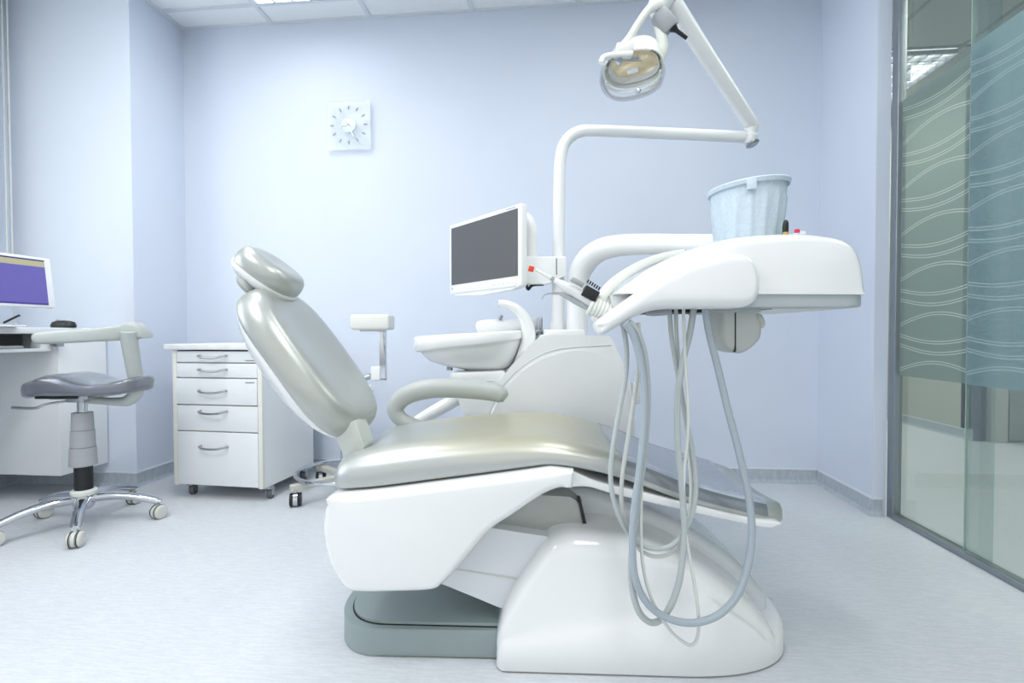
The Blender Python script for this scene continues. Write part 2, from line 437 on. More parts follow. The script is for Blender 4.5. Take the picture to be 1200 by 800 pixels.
def skirt(name, pts, normal_sign=1):
    """a coved skirting following a floor polyline; pts (x,y)"""
    par = None
    prof = [(0, 0), (.022, 0), (.010, .006), (.004, .018), (.003, HB-.008), (0, HB-.008)]
    top = [(0, HB-.008), (.005, HB-.008), (.005, HB), (0, HB)]
    for pr, mt, nm in ((prof, 'base', name), (top, 'basetop', 'top_strip')):
        b = MB(); rings = []
        for i, p in enumerate(pts):
            p = Vector(p)
            d1 = (p-Vector(pts[i-1])).normalized() if i > 0 else None
            d2 = (Vector(pts[i+1])-p).normalized() if i < len(pts)-1 else None
            nn = [Vector((-d.y, d.x))*normal_sign for d in (d1, d2) if d is not None]
            if len(nn) == 2:
                bis = (nn[0]+nn[1]).normalized(); k = 1/max(.3, bis.dot(nn[0])); off = bis*k
            else: off = nn[0]
            rings.append([(p.x+off.x*a, p.y+off.y*a, z) for a, z in pr])
        b.loft(rings)
        o = obj(nm, b, mt, par, struct=(par is None), sharp=25)
        if par is None: par = o
skirt('baseboard_back', [(XL, YB), (XR, YB)], -1)
skirt('baseboard_right', [(XR, YB), (XR, YRE), (XG-.02, YRE)], -1)
skirt('baseboard_left', [(XW, .2), (XW, YP), (XL, YP), (XL, YB)], -1)

# corridor beyond the glass
slab('wall_corridor', (3.13, 4.12, 0), (3.25, 7, 2.95), 'corrwall')
slab('wall_corridor_end', (1.3, 6.9, 0), (3.2, 7, 2.95), 'corrwall')
slab('wall_corridor_door_side', (3.13, 4.12, 0), (6, 4.24, 2.95), 'corrwall')
slab('wall_corridor_right', (5.9, YN, 0), (6, 4.2, 2.95), 'corrwall')
slab('wall_corridor_behind', (XR, YB+.1, 0), (XR+.058, 7, 2.95), 'corrwall')
cc = slab('ceiling_corridor', (XG-.05, YN, 2.9), (6, 7, 2.96), 'corrceil')
g = MB()
for xx in (1.7, 2.3, 2.9): g.box((xx-.012, YN, 2.894), (xx+.012, 7, 2.901))
for yy in (2.1, 2.7, 3.3, 3.97, 5.17): g.box((XG, yy-.012, 2.8935), (5.9, yy+.012, 2.901))
obj('ceiling_grid', g, 'corrdoor', cc)
slab('wall_above_glass', (XG-.005, YN, H), (XG+.06, YRE+.1, 2.95), 'wall')
skirt('baseboard_corridor', [(3.13, 6.9), (3.13, 4.12)], -1)
d2 = obj('door_2', MB().box((3.30, 4.085, 0), (3.345, 4.125, 2.1)).box((3.22, 4.075, 0), (3.30, 4.125, 2.15)), 'corrwall', struct=True)
obj('door_leaf', MB().box((3.36, 4.09, .01), (4.25, 4.122, 2.08), .003), 'corrdoor', d2)
obj('gap', MB().box((3.344, 4.10, 0), (3.361, 4.121, 2.1)), 'dark', d2)
cl = thing('ceiling_light', 'bright square louvre light in the corridor ceiling beyond the glass', 'ceiling light', W, (2.0, 4.57, 2.9))
obj('diffuser', MB().box((1.72, 3.99, 2.888), (2.88, 5.15, 2.893)), 'corrlamp', cl)
g = MB()
for k in range(13):
    t = 1.72+k*.0967
    g.box((t-.009, 3.99, 2.855), (t+.009, 5.15, 2.887))
for k in range(13):
    t = 3.99+k*.0967
    g.box((1.72, t-.009, 2.855), (2.88, t+.009, 2.887))
obj('louvre', g, 'louvre', cl)

# glass partition: jamb and rails, fixed pane, sliding pane
w1 = obj('window_1', MB().box((XG-.003, YG1-.01, 0), (XG+.032, YG1+.034, H), .003)
         .box((XG-.006, YN, 0), (XG+.036, YG1, .022), .003)
         .box((XG-.02, YN, H-.05), (XG+.045, YG1, H), .003), 'jamb', struct=True)
pane = obj('pane', MB().box((XG+.018, 1.87, .022), (XG+.026, YG1-.012, H-.05)), 'glass', w1)
obj('film', MB().loft([[(XG+.0165, 1.872, .635), (XG+.0165, YG1-.012, .635)], [(XG+.0165, 1.872, 1.83), (XG+.0165, YG1-.012, 1.83)]], closed=False, cap=False), 'film1', w1)
d1 = obj('door_1', MB().box((XG-.004, .35, .024), (XG+.004, 1.955, H-.052)), 'glass', struct=True)
obj('film', MB().loft([[(XG-.0055, .35, .635), (XG-.0055, 1.955, .635)], [(XG-.0055, .35, 1.84), (XG-.0055, 1.955, 1.84)]], closed=False, cap=False), 'film2', d1)
obj('glass_edge', MB().box((XG-.0041, 1.955, .030), (XG+.0041, 1.959, H-.052)), 'glassedge', d1)

# window with blind on the left wall
w2 = obj('window_2', MB().box((XW-.02, 1.0, .9), (XW+.02, 1.06, 2.5)).box((XW-.02, 2.28, .9), (XW+.02, 2.34, 2.5)).box((XW-.02, 1.06, .9), (XW+.02, 2.28, .96)).box((XW-.02, 1.06, 2.44), (XW+.02, 2.28, 2.5)), 'white2', struct=True)
bl = thing('roller_blind', 'cream roller blind with a bead chain hanging at the left edge of the room', 'blind', W, (-2.95, 1.7, 2.6))
obj('fabric', MB().box((-2.962, 1.0, .95), (-2.957, 2.39, 2.58)), 'blind', bl)
obj('roller', MB().tube([(-2.955, .98, 2.6), (-2.955, 2.41, 2.6)], .025, smooth=0, n=16), 'white2', bl)
obj('bead_chain', MB().tube([(-2.935, 2.425, 2.6), (-2.935, 2.425, 1.22), (-2.92, 2.425, 1.205), (-2.905, 2.425, 1.22), (-2.905, 2.425, 2.6)], .004, smooth=0, n=6), 'hosew', bl)
obj('bottom_bar', MB().box((-2.967, 1.0, .93), (-2.952, 2.39, .955), .004), 'white2', bl)

# ceiling lights
def ceiling_light(x0, y0, lx, ly, label):
    t = thing('ceiling_light', label, 'ceiling light', W, (x0+lx/2, y0+ly/2, H), 'louvred ceiling lights')
    fr = MB()
    for a in ((x0, y0, x0+lx, y0+.03), (x0, y0+ly-.03, x0+lx, y0+ly), (x0, y0+.03, x0+.03, y0+ly-.03), (x0+lx-.03, y0+.03, x0+lx, y0+ly-.03)):
        fr.box((a[0], a[1], H-.010), (a[2], a[3], H-.0075))
    obj('frame', fr, 'white2', t)
    obj('diffuser', MB().box((x0+.03, y0+.03, H-.0075), (x0+lx-.03, y0+ly-.03, H-.0066)), 'lamp_on', t)
    lv = MB(); n = int((lx-.06)/.09); k = int((ly-.06)/.09)
    for i in range(n+1):
        xx = x0+.03+i*(lx-.06)/n; lv.box((xx-.003, y0+.03, H-.030), (xx+.003, y0+ly-.03, H-.008))
    for i in range(k+1):
        yy = y0+.03+i*(ly-.06)/k; lv.box((x0+.03, yy-.003, H-.030), (x0+lx-.03, yy+.003, H-.008))
    obj('louvre', lv, 'louvre', t)
ceiling_light(-1.688, 1.512, .576, 1.176, 'louvred light in the ceiling nearest the left corner')

# ================================================================== WALL CLOCK
ck = thing('wall_clock', 'square frosted glass wall clock with twelve grey marks on the blue wall', 'clock', W, (W.U(411.5, 150, YB).x, YB, W.U(411.5, 150, YB).z))
c = Vector(ck['_o'])
S = .131
obj('glass_plate', MB().box((c.x-S, YB-.034, c.z-S*1.06), (c.x+S, YB-.028, c.z+S*1.06), .002), 'clockglass', ck)
obj('hub', MB().lathe([(.042, 0), (.042, .022), (.038, .028)], (c.x, YB-.001, c.z), (0, -1, 0)), 'clockdisc', ck)
for k in range(12):
    a = k*PI/6
    mt = Matrix.Translation((c.x, YB-.035, c.z+.004)) @ Matrix.Rotation(a, 4, 'Y') @ Matrix.Translation((0, 0, .101))
    obj('hour_mark', MB().box((-.0035, -.001, -.010), (.0035, .0005, .010), mtx=mt), 'tick', ck)
obj('hub_cap', MB().lathe([(.044, 0), (.044, .003), (.04, .005)], (c.x, YB-.0345, c.z+.002), (0, -1, 0)), 'clockdisc', ck)
for nm, ang, ln, wd in (('hour_hand', -97, .045, .004), ('minute_hand', 157, .078, .003), ('second_hand', 315, .03, .002)):
    mt = Matrix.Translation((c.x, YB-.042, c.z+.004)) @ Matrix.Rotation(math.radians(ang), 4, 'Y')
    obj(nm, MB().box((-wd, -.001, -.012), (wd, .001, ln), mtx=mt), 'white2' if nm != 'hour_hand' else 'steel', ck)

# ================================================================== DRAWER CABINET
CA = Frame(math.radians(-4.2))
def fl(fr, px, py, z=0):
    """frame point where the sight line meets height z"""
    d = CR*((px-600)/FPX) + CU*((CY-py)/FPX) + CF
    t = (z-CAMH)/d.z; p = d*t
    return Vector((p.x*fr.c + p.y*fr.s, -p.x*fr.s + p.y*fr.c, z))
A = fl(CA, 206, 567, .065); B = fl(CA, 311, 572, .065)
x0, x1, yf = A.x, B.x, (A.y+B.y)/2
yb_ = yf+.43; zt = .746
cb = thing('drawer_cabinet', 'white five-drawer cabinet on casters under a pale worktop', 'cabinet', CA, ((x0+x1)/2, (yf+yb_)/2, 0))
obj('carcass', MB().box((x0, yf+.004, .065), (x1, yb_, zt-.004)), 'lam', cb)
obj('edge_strip', MB().box((x0, yf-.014, .065), (x0+.022, yf+.004, zt-.004), .001), 'cream', cb)
obj('edge_strip', MB().box((x1-.022, yf-.014, .065), (x1, yf+.004, zt-.004), .001), 'cream', cb)
obj('worktop', MB().box((x0-.035, yf-.03, zt), (x1+.02, yb_, zt+.028), .003), 'marble', cb)
obj('dark_gap', MB().box((x0+.022, yf-.004, zt-.022), (x1-.022, yf+.003, zt-.003)), 'dark', cb)
zs = [CA.U(208, p, yf).z for p in (410.5, 424.5, 442, 473, 503.5, 566)]
for i in range(5):
    hi, lo = zs[i]-.003, zs[i+1]+.003
    ext = .004 if i == 2 else 0
    dr = obj('drawer', MB().box((x0+.024, yf-.014-ext, lo), (x1-.024, yf, hi), .0015), 'lam', cb)
    xc = (x0+x1)/2-.015; zc = (hi+lo)/2 + (.0 if i < 3 else .03 if i == 3 else .058); hw = .075
    obj('handle', MB().tube([(xc-hw, yf-.014-ext, zc+.006), (xc-hw+.008, yf-.036, zc+.004), (xc-.03, yf-.044, zc-.003), (xc+.03, yf-.044, zc-.003), (xc+hw-.008, yf-.036, zc+.004), (xc+hw, yf-.014-ext, zc+.006)], .0055, n=8), 'steel', dr)
    if i in (0, 2): obj('maker_plate', MB().box((x1-.085, yf-.0155-ext, (lo+.008 if i == 0 else hi-.018)), (x1-.035, yf-.0138-ext, (lo+.012 if i == 0 else hi-.014))), 'tick', dr)
obj('lock', MB().lathe([(.006, 0), (.006, .004)], (x1, yf+.07, CA.U(312, 445, yf).z), (1, 0, 0), 12), 'steel', cb)
for xx, yy in ((x0+.05, yf+.04), (x1-.01, yf+.045), (x0+.05, yb_-.06), (x1-.03, yb_-.06)):
    cs = obj('caster', MB().box((xx-.018, yy-.018, .052), (xx+.018, yy+.018, .065), .002).box((xx-.017, yy-.002, .018), (xx-.014, yy+.022, .055)).box((xx+.014, yy-.002, .018), (xx+.017, yy+.022, .055)), 'steel', cb)
    obj('wheel', MB().lathe([(.012, -.012), (.026, -.012), (.028, -.008), (.028, .008), (.026, .012), (.012, .012)], (xx, yy+.012, .028), (1, .35, 0), 24), 'rubber', cs)
    obj('hubcap', MB().lathe([(.013, -.0135), (.013, .0135)], (xx, yy+.012, .028), (1, .35, 0), 20), 'steel', cs)

# ================================================================== DESK AND COMPUTER
XD1 = -2.432
dk = thing('desk', 'white desk along the window wall with a hanging cupboard and a pull-out keyboard shelf', 'desk', W, (-2.7, 1.9, 0))
obj('desktop', MB().box((-2.99, 1.1, .8265), (-2.425, YP-.005, .856), .004), 'lam', dk)
obj('cupboard', MB().box((-2.99, 2.226, .13), (XD1, YP-.005, .8265), .002), 'lam', dk)
obj('end_panel', MB().box((-2.99, 1.1, 0), (-2.45, 1.125, .8265), .002), 'lam', dk)
obj('bracket', MB().box((-2.43, 2.185, .765), (-2.395, 2.222, .8)), 'steel', dk)
obj('recess_shade', MB().box((-2.985, 1.13, .772), (-2.50, 2.12, .822)), 'dark', dk)  # near-black box added as the shade inside the knee space
sh = obj('keyboard_shelf', MB().box((-2.92, 1.3, .742), (-2.445, 2.205, .757), .002).box((-2.5, 2.16, .757), (-2.45, 2.21, .79)), 'lam', dk)
kb = obj('keyboard', MB().box((-2.64, 1.68, .758), (-2.49, 2.12, .77), .004), 'keys', origin=(-2.56, 1.9, .758)); tag(kb, 'pale grey keyboard on the pull-out shelf under the desk', 'keyboard')
km = MB()
for i in range(14):
    for j in range(4): km.box((-2.628+j*.033, 1.695+i*.03, .769), (-2.628+j*.033+.028, 1.695+i*.03+.025, .774), .002, 1)
o = obj('keys', km, 'white2', kb)
PCF = Frame(math.radians(82.8))
def toW(fr, v): return Vector((v.x*fr.c+v.y*fr.s, -v.x*fr.s+v.y*fr.c, v.z))
tl_ = toW(PCF, Vector((-2.40, 2.19, .87)))
xr_, yq = tl_.x, tl_.y
zt_ = PCF.U(62, 303, yq).z; zb_ = PCF.U(68, 361, yq).z
pc = thing('desktop_computer', 'white all-in-one computer with a purple screen on the desk', 'computer', PCF, (xr_-.24, yq+.03, .856))
tilt = Matrix.Translation((0, yq, zb_)) @ Matrix.Rotation(math.radians(-6.5), 4, 'X') @ Matrix.Translation((0, -yq, -zb_))
obj('housing', MB().box((xr_-.48, yq, zb_), (xr_, yq+.03, zt_+.004), .005).xf(tilt), 'white', pc)
obj('display', MB().box((xr_-.455, yq-.002, zb_+.012), (xr_-.03, yq+.004, zt_-.010)).xf(tilt), 'pcscreen', pc)
obj('stand', MB().box((xr_-.30, yq+.03, .86), (xr_-.20, yq+.045, zb_+.12), .004), 'white', pc)
obj('foot', MB().box((xr_-.34, yq-.06, .856), (xr_-.16, yq+.10, .864), .003), 'white', pc)
obj('cable', MB().tube([(xr_-.14, yq+.05, .93), (xr_-.135, yq+.06, .89), (xr_-.11, yq+.07, .86)], .004, n=8), 'hosew', pc)
obj('plug_lead', MB().tube([(xr_-.195, yq+.02, .875), (xr_-.13, yq+.03, .91)], .005, n=8, smooth=0), 'black', pc)
p = W.U(74.5, 383, 2.30)
ms = thing('computer_mouse', 'black computer mouse near the right end of the desk', 'mouse', W, (p.x, 2.30, .856))
obj('shell', MB().pad((p.x, 2.30, .857), (1, 0, 0), (0, 1, 0), (0, 0, 1), .062, .035, [(0, 0), (.9, 0), (1, .006), (.97, .015), (.8, .028), (.5, .035), (0, .037)], 2.2, 32), 'black', ms)
obj('wheel', MB().lathe([(.008, -.004), (.008, .004)], (p.x-.02, 2.29, .889), (0, 1, 0), 16), 'steel', ms)

# ================================================================== STOOL WITH ARM REST
sx, sd = -1.845, 2.15
st = thing('rolling_stool', 'dark grey saddle stool with a wrap-around arm bar and chrome five-star base', 'stool', F, (sx, sd, 0))
zz = lambda py, d=sd: F.U(95, py, d).z
hz = .135
obj('hub', MB().lathe([(.028, .075), (.036, .085), (.042, .11), (.038, .14)], (sx, sd, 0)), 'chrome', st)
obj('collar', MB().lathe([(.044, .135), (.047, .14), (.047, .152), (.040, .158)], (sx, sd, 0)), 'offw', st)
for k in range(5):
    a = math.radians(-55+72*k); R_ = .275; d = Vector((math.cos(a), math.sin(a), 0)); q = Vector((-d.y, d.x, 0))
    c0 = Vector((sx, sd, 0)); path = [c0+d*.03+Vector((0, 0, .118)), c0+d*.10+Vector((0, 0, .120)), c0+d*.18+Vector((0, 0, .108)), c0+d*.26+Vector((0, 0, .083)), c0+d*.285+Vector((0, 0, .076))]
    lg = obj('leg', MB().tube(path, [.026, .024, .021, .019, .014], n=14, squash=.75), 'chrome', st)
    tip = c0+d*R_; ax = (Matrix.Rotation(random.uniform(-.6, .6)+(.5 if k == 0 else 0), 3, 'Z') @ Vector((1, .15, 0))).normalized()
    cs = obj('caster', MB().lathe([(.008, .055), (.008, .075)], (tip.x, tip.y, 0), (0, 0, 1), 12).lathe([(.02, -.006), (.031, -.006), (.031, .006), (.02, .006)], tip+Vector((0, 0, .032)), ax, 20), 'casterw', lg)
    for s_ in (-1, 1):
        obj('wheel', MB().lathe([(.006, .008*s_), (.029, .008*s_), (.031, .012*s_), (.030, .02*s_), (.024, .025*s_), (.006, .026*s_)], tip+Vector((0, 0, .031)), ax, 24), 'casterw', lg)
        obj('tread', MB().lathe([(.0315, .010*s_), (.0315, .014*s_)], tip+Vector((0, 0, .0315)), ax, 24), 'black', lg)
obj('gas_cylinder', MB().lathe([(.033, .155), (.033, zz(540))], (sx, sd, 0)), 'black', st)
za, zb2, zc2, zd2 = zz(545), zz(524), zz(504), zz(483)
obj('sleeve', MB().lathe([(.044, za), (.049, za+.002), (.046, zb2), (.040, zb2+.003), (.044, zb2+.004), (.042, zc2), (.037, zc2+.003), (.040, zc2+.004), (.037, zd2), (.02, zd2+.002)], (sx, sd, 0)), 'bellows', st)
obj('rod', MB().lathe([(.018, zd2), (.018, zz(466))], (sx, sd, 0)), 'chrome', st)
obj('mechanism', MB().box((sx-.03, sd-.05, zz(470)), (sx+.045, sd+.05, zz(462)), .006).box((sx-.06, sd-.09, zz(465)), (sx+.10, sd+.09, zz(461)), .003), 'steel', st)
obj('seat_plate', MB().box((sx-.11, sd-.1, zz(464)), (sx+.06, sd+.1, zz(461)), .003), 'black', st)
obj('height_lever', MB().tube([(sx-.02, sd-.04, zz(468)), (sx-.09, sd-.07, zz(471)), (sx-.13, sd-.08, zz(475)), (sx-.22, sd-.08, zz(474))], [.005, .005, .006, .007], n=8), 'steel', st)
# saddle seat: lofted along x
rings = []
prof = [(27, 452, 466.5, .05), (29, 448.5, 467.5, .10), (36, 446, 467.5, .15), (48, 443, 467, .18), (62, 438.5, 466.5, .2), (75, 437.5, 466.5, .205), (90, 440, 466, .205), (105, 446, 465.5, .2), (120, 448, 465, .195), (135, 446.5, 463.5, .185), (150, 443, 461.5, .16), (157, 441.5, 459.5, .12), (160, 443, 457, .07)]
for px, pt, pb, hw in prof:
    xn = F.U(px, 450, sd-.05).x; hw *= .62; zt1 = F.U(px, pt, sd-hw*.5).z; zb1 = F.U(px, pb, sd-hw*.75).z; r = []
    n = 28
    for j in range(n):
        a = 2*PI*j/n; ca, sa = math.cos(a), math.sin(a)
        yy = math.copysign(abs(ca)**(.55), ca)*hw; e = math.copysign(abs(sa)**(.55), sa)
        zz_ = (zt1+zb1)/2 + e*(zt1-zb1)/2 + (abs(yy/.2)**2*(-.0) if sa > 0 else 0)
        r.append((xn, sd+yy, zz_))
    rings.append(r)
obj('seat', MB().loft(rings), 'stoolseat', st, sharp=60)
# arm bar and its post
post = [(sx+.02, sd, F.U(0, 469, sd).z), F.U(138, 470.5, sd), F.U(150, 469, sd), F.U(158, 462, sd), F.U(160, 450, sd), F.U(156, 425, sd-.02), F.U(152, 400, sd-.04), F.U(151, 388, sd-.05)]
obj('arm_post', MB().tube(post, [.014, .018, .024, .027, .028, .029, .031, .031], n=16, up=(0, 1, 0)), 'armgrey', st)
rings = []
for px, pt, pb, dd in [(36.5, 392, 399, -.14), (38, 389.5, 402, -.145), (43, 388.5, 403.3, -.15), (60, 387, 402.8, -.15), (90, 385.5, 401.2, -.14), (110, 383.7, 400.2, -.12), (128, 382, 399.3, -.09), (139, 380.5, 398.5, -.07), (141, 378, 398.2, -.065), (147, 376.3, 397.8, -.06), (155, 377.5, 397, -.05), (162, 384, 396.5, -.045), (165, 391, 396, -.04)]:
    yy = sd+dd; a_, b_ = F.U(px, pt, yy), F.U(px, pb, yy); w_ = .028 if px < 140 else .036
    r = []
    for j in range(20):
        a = 2*PI*j/20; ca, sa = math.cos(a), math.sin(a)
        r.append((a_.x, yy+w_+math.copysign(abs(ca)**.5, ca)*w_, (a_.z+b_.z)/2+math.copysign(abs(sa)**.5, sa)*(a_.z-b_.z)/2))
    rings.append(r)
obj('arm_bar', MB().loft(rings), 'armgrey', st, sharp=50)

# ================================================================== ASSISTANT STOOL BEHIND THE CHAIR
ax_, ad = -.86, 2.58
s2 = thing('rolling_stool', 'beige stool with chrome foot ring and a raised padded support, behind the dental chair', 'stool', F, (ax_, ad, 0))
for k in range(4):
    a = math.radians(48+90*k); d = Vector((math.cos(a), math.sin(a), 0)); c0 = Vector((ax_, ad, 0)); tip = c0+d*.262
    mt = Matrix.Translation(c0) @ Matrix.Rotation(a, 4, 'Z')
    lg = obj('leg', MB().box((0, -.018, .075), (.285, .018, .105), .004, mtx=mt), 'stoolbeige', s2)
    axx = (Matrix.Rotation(.5, 3, 'Z') @ Vector((1, -.2, 0))).normalized()
    obj('caster', MB().lathe([(.008, .05), (.008, .076)], (tip.x, tip.y, 0), (0, 0, 1), 12).lathe([(.028, -.012), (.034, -.010), (.034, .010), (.028, .012)], tip+Vector((0, 0, .034)), axx, 24), 'chrome', lg)
    for s_ in (-1, 1):
        obj('wheel', MB().lathe([(.006, .012*s_), (.029, .012*s_), (.032, .016*s_), (.030, .026*s_), (.006, .028*s_)], tip+Vector((0, 0, .033)), axx, 24), 'black', lg)
obj('foot_ring', MB().torus((ax_, ad, .118), .238, .011), 'chrome', s2)
obj('column', MB().lathe([(.04, .105), (.04, .13), (.025, .14), (.025, .5)], (ax_, ad, 0)), 'chrome', s2)
obj('seat', MB().lathe([(.02, .5), (.125, .5), (.14, .51), (.143, .535), (.13, .555), (.06, .565), (.001, .566)], (ax_, ad, 0)), 'padw', s2)
yp = 2.42
P = F.U(438, 438, yp); Q = F.U(445, 445, yp)
obj('support_arm', MB().tube([(ax_+.06, ad-.03, .52), (ax_+.10, ad-.10, .56), (P.x-.06, yp+.02, F.U(430, 445, yp).z), (P.x-.01, yp, F.U(436, 440, yp).z)], .014, n=10), 'steel', s2)
obj('joint', MB().box((F.U(432, 0, yp).x, yp-.02, F.U(0, 446, yp).z), (F.U(443.5, 0, yp).x, yp+.02, F.U(0, 430, yp).z), .006), 'white2', s2)
b0 = MB()
xa, xb = F.U(442, 0, yp).x, F.U(449.5, 0, yp).x
b0.box((xa, yp-.012, F.U(0, 446, yp).z), (xb, yp+.012, F.U(0, 388, yp).z), .002).box((F.U(436, 0, yp).x, yp-.012, F.U(0, 446.5, yp).z), (xb, yp+.012, F.U(0, 443.5, yp).z), .002).box((F.U(420, 0, yp).x, yp-.02, F.U(0, 389.5, yp).z), (F.U(450, 0, yp).x, yp+.02, F.U(0, 387, yp).z), .002)
obj('bracket', b0, 'chrome', s2)
obj('support_pad', MB().box((F.U(411, 0, yp).x, yp-.06, F.U(0, 387.5, yp).z), (F.U(457, 0, yp).x, yp+.06, F.U(0, 369.5, yp).z), .014, 4), 'padw', s2)

# ================================================================== DENTAL CHAIR (chair frame CH)
YN_, YF_ = 1.20, 1.70
dc = thing('dental_chair', 'reclined dental chair with pearl grey green cushions on a white base', 'dental chair', CH, (.3, 1.43, 0))
U = CH.U
# --- footplate: plan outline
def plan(pts, z):
    return [(v.x, v.y) for v in (fl(CH, a, b, z) for a, b in pts)]
x_r = fl(CH, 590, 776, 0).x; yn = fl(CH, 560, 774, 0).y; xl = U(408.5, 722, 1.39).x
def stadium(xl, xr, y0, y1, inset=0, n=14, ex=2.3):
    yc = (y0+y1)/2; hw = (y1-y0)/2-inset; xl += inset; L_ = .13-inset*.3; out = [(xr, y0+inset)]
    for k in range(n*2+1):
        a = -PI/2 - PI*k/(n*2); ca, sa = math.cos(a), math.sin(a)
        out.append((xl+L_+math.copysign(abs(ca)**(2/ex), ca)*L_, yc+math.copysign(abs(sa)**(2/ex), sa)*hw))
    out.append((xr, y1-inset)); return out
bs = obj('footplate', MB().prism(stadium(xl, .1, yn+.004, 1.58), 0.002, .072, .012, 3, 'z'), 'footgrey', dc)
obj('tread_groove', MB().prism(stadium(xl, -.055, yn, 1.58, .022), .068, .0735, 0, 1, 'z'), 'dark', bs)
obj('tread_pad', MB().prism(stadium(xl, -.058, yn, 1.58, .0255), .06, .079, .006, 3, 'z'), 'footgrey', bs)
# --- base cover: fender on the near side with a rounded plan at the foot end
def base_cover():
    # sections across depth: each is an outline (x,z); the outline shrinks and rises with depth
    near = [(581.5, 775), (581, 745), (588, 718), (603, 690), (622, 662), (641, 637), (656, 627.5), (690, 626), (740, 631), (792, 646), (845, 675), (880, 702), (903, 727), (913, 745), (914, 757), (907, 770), (890, 780), (866, 787.5), (826, 792.5), (763, 793), (690, 791.5), (620, 789.5), (590, 788)]
    return near
b = MB()
secs = []
NB = 90
# param: silhouette height profile h(x) at near plane, and plan half-depth
top = [(581.5, 790), (581, 745), (588, 718), (603, 690), (622, 662), (641, 637), (656, 628.5), (690, 627), (740, 633), (792, 649), (845, 680), (880, 706), (900, 727), (911, 742), (917, 757)]
tp = [U(a, b_, 1.235) for a, b_ in top]
xs0 = fl(CH, 581.5, 785, 0).x; xe = U(905, 750, 1.42).x
tops = [(v.x, v.z) for v in crom([(v.x, 0, v.z) for v in tp], 6)]
def topz(x):
    for (a, za), (b2, zb3) in zip(tops, tops[1:]):
        if a <= x <= b2 and b2 > a: return za+(zb3-za)*(x-a)/(b2-a)
    return tops[-1][1] if x > tops[-1][0] else tops[0][1]
xe_top = tops[-1][0]
rows = []
ynear0 = fl(CH, 640, 790.5, 0).y
cz = [U(a, b_, ynear0+.01) for a, b_ in [(560, 756), (592, 752), (650, 746), (700, 739.5), (760, 730), (815, 718), (850, 706), (900, 690)]]
def zcrease(x):
    for p_, q_ in zip(cz, cz[1:]):
        if p_.x <= x <= q_.x: return p_.z+(q_.z-p_.z)*(x-p_.x)/(q_.x-p_.x)
    return cz[0].z if x < cz[0].x else cz[-1].z
for i in range(NB+1):
    t = i/NB
    x = xs0 + (xe-xs0)*(1-(1-t)**1.6)*.999 + .0005
    # plan: near edge curves back toward the foot end
    s = max(0, (x-(xs0+.42))/(xe-xs0-.42)); yn_ = ynear0 + .20*(1-max(0, 1-s**2.6)**(1/2.2))
    s0 = max(0, (xs0+.02-x)/.02); yn_ += .02*(1-math.sqrt(max(0, 1-s0**2)))
    ztop = max(.035, topz(min(x, xe_top-.002)) if x > tops[2][0]-.03 else topz(max(x, tops[1][0]+.0005)))
    yfar = 1.66-(yn_-ynear0)
    lean = .05*min(1, ztop/.35); r = min(.05, ztop*.4)
    st = .004+.005*max(0, 1-s*1.5)
    zc = max(.02, min(zcrease(x), ztop-r-.012))
    row = [(x, yn_+.004, .003), (x, yn_, .008), (x, yn_+.004, zc-.003), (x, yn_+st, zc+.004)]
    for k in range(1, 4): row.append((x, yn_+st+(lean*.6-st)*(k/4), zc+.004+(ztop-r-zc-.004)*k/4))
    y1_, z1_ = yn_+lean*.6, ztop-r
    for k in range(6):
        a = k/5*PI/2; row.append((x, y1_+r*1.2*(1-math.cos(a)), z1_+r*math.sin(a)))
    y2_ = y1_+r*1.2
    yflat = max(y2_+.01, min(1.42, yfar-.02))
    row.append((x, yflat, ztop+.012)); row.append((x, yfar-.03, ztop+.004)); row.append((x, yfar, ztop-.03 if ztop > .06 else ztop*.6)); row.append((x, yfar, .003))
    rows.append(row)
b.loft(rows)
obj('base_cover', b, 'white', dc, sharp=50)
# --- hump / inner housing behind the fender
hump = [(640, 700), (640, 600), (648, 580), (662, 571), (690, 571), (730, 584), (790, 607), (835, 634), (865, 658), (888, 684), (897, 700), (890, 720), (860, 730), (700, 730)]
obj('lift_housing', MB().rprism(O2(CH, hump, 1.40, 5), 1.37, 1.62, .03), 'liftw', dc, sharp=40)
# --- lift arm (two white panels) and dark inner panel
arm = lp([(508, 681), (560, 615), (574, 618.5), (700, 637), (640, 720), (586, 712)], 4)
obj('lift_arm', MB().prism(O2(CH, arm, 1.27, 1), 1.27, 1.55, .004, 2), 'liftw', dc, sharp=30)
arm2 = [(530.5, 667), (532, 666), (611, 678), (610, 680)]
obj('arm_seam', MB().prism(O2(CH, arm2, 1.268, 1), 1.268, 1.28), 'linkgrey', dc)
inner = lp([(560, 650), (590, 600), (632, 580), (668, 582), (678, 588), (688, 632), (690, 660)], 3)
obj('lift_inner', MB().prism(O2(CH, inner, 1.31, 1), 1.31, 1.5, .004, 2), 'under', dc, sharp=30)
gap_ = [(677, 585), (681, 586), (691, 630), (687, 632)]
obj('lift_gap', MB().prism(O2(CH, gap_, 1.305, 1), 1.305, 1.34), 'black', dc)
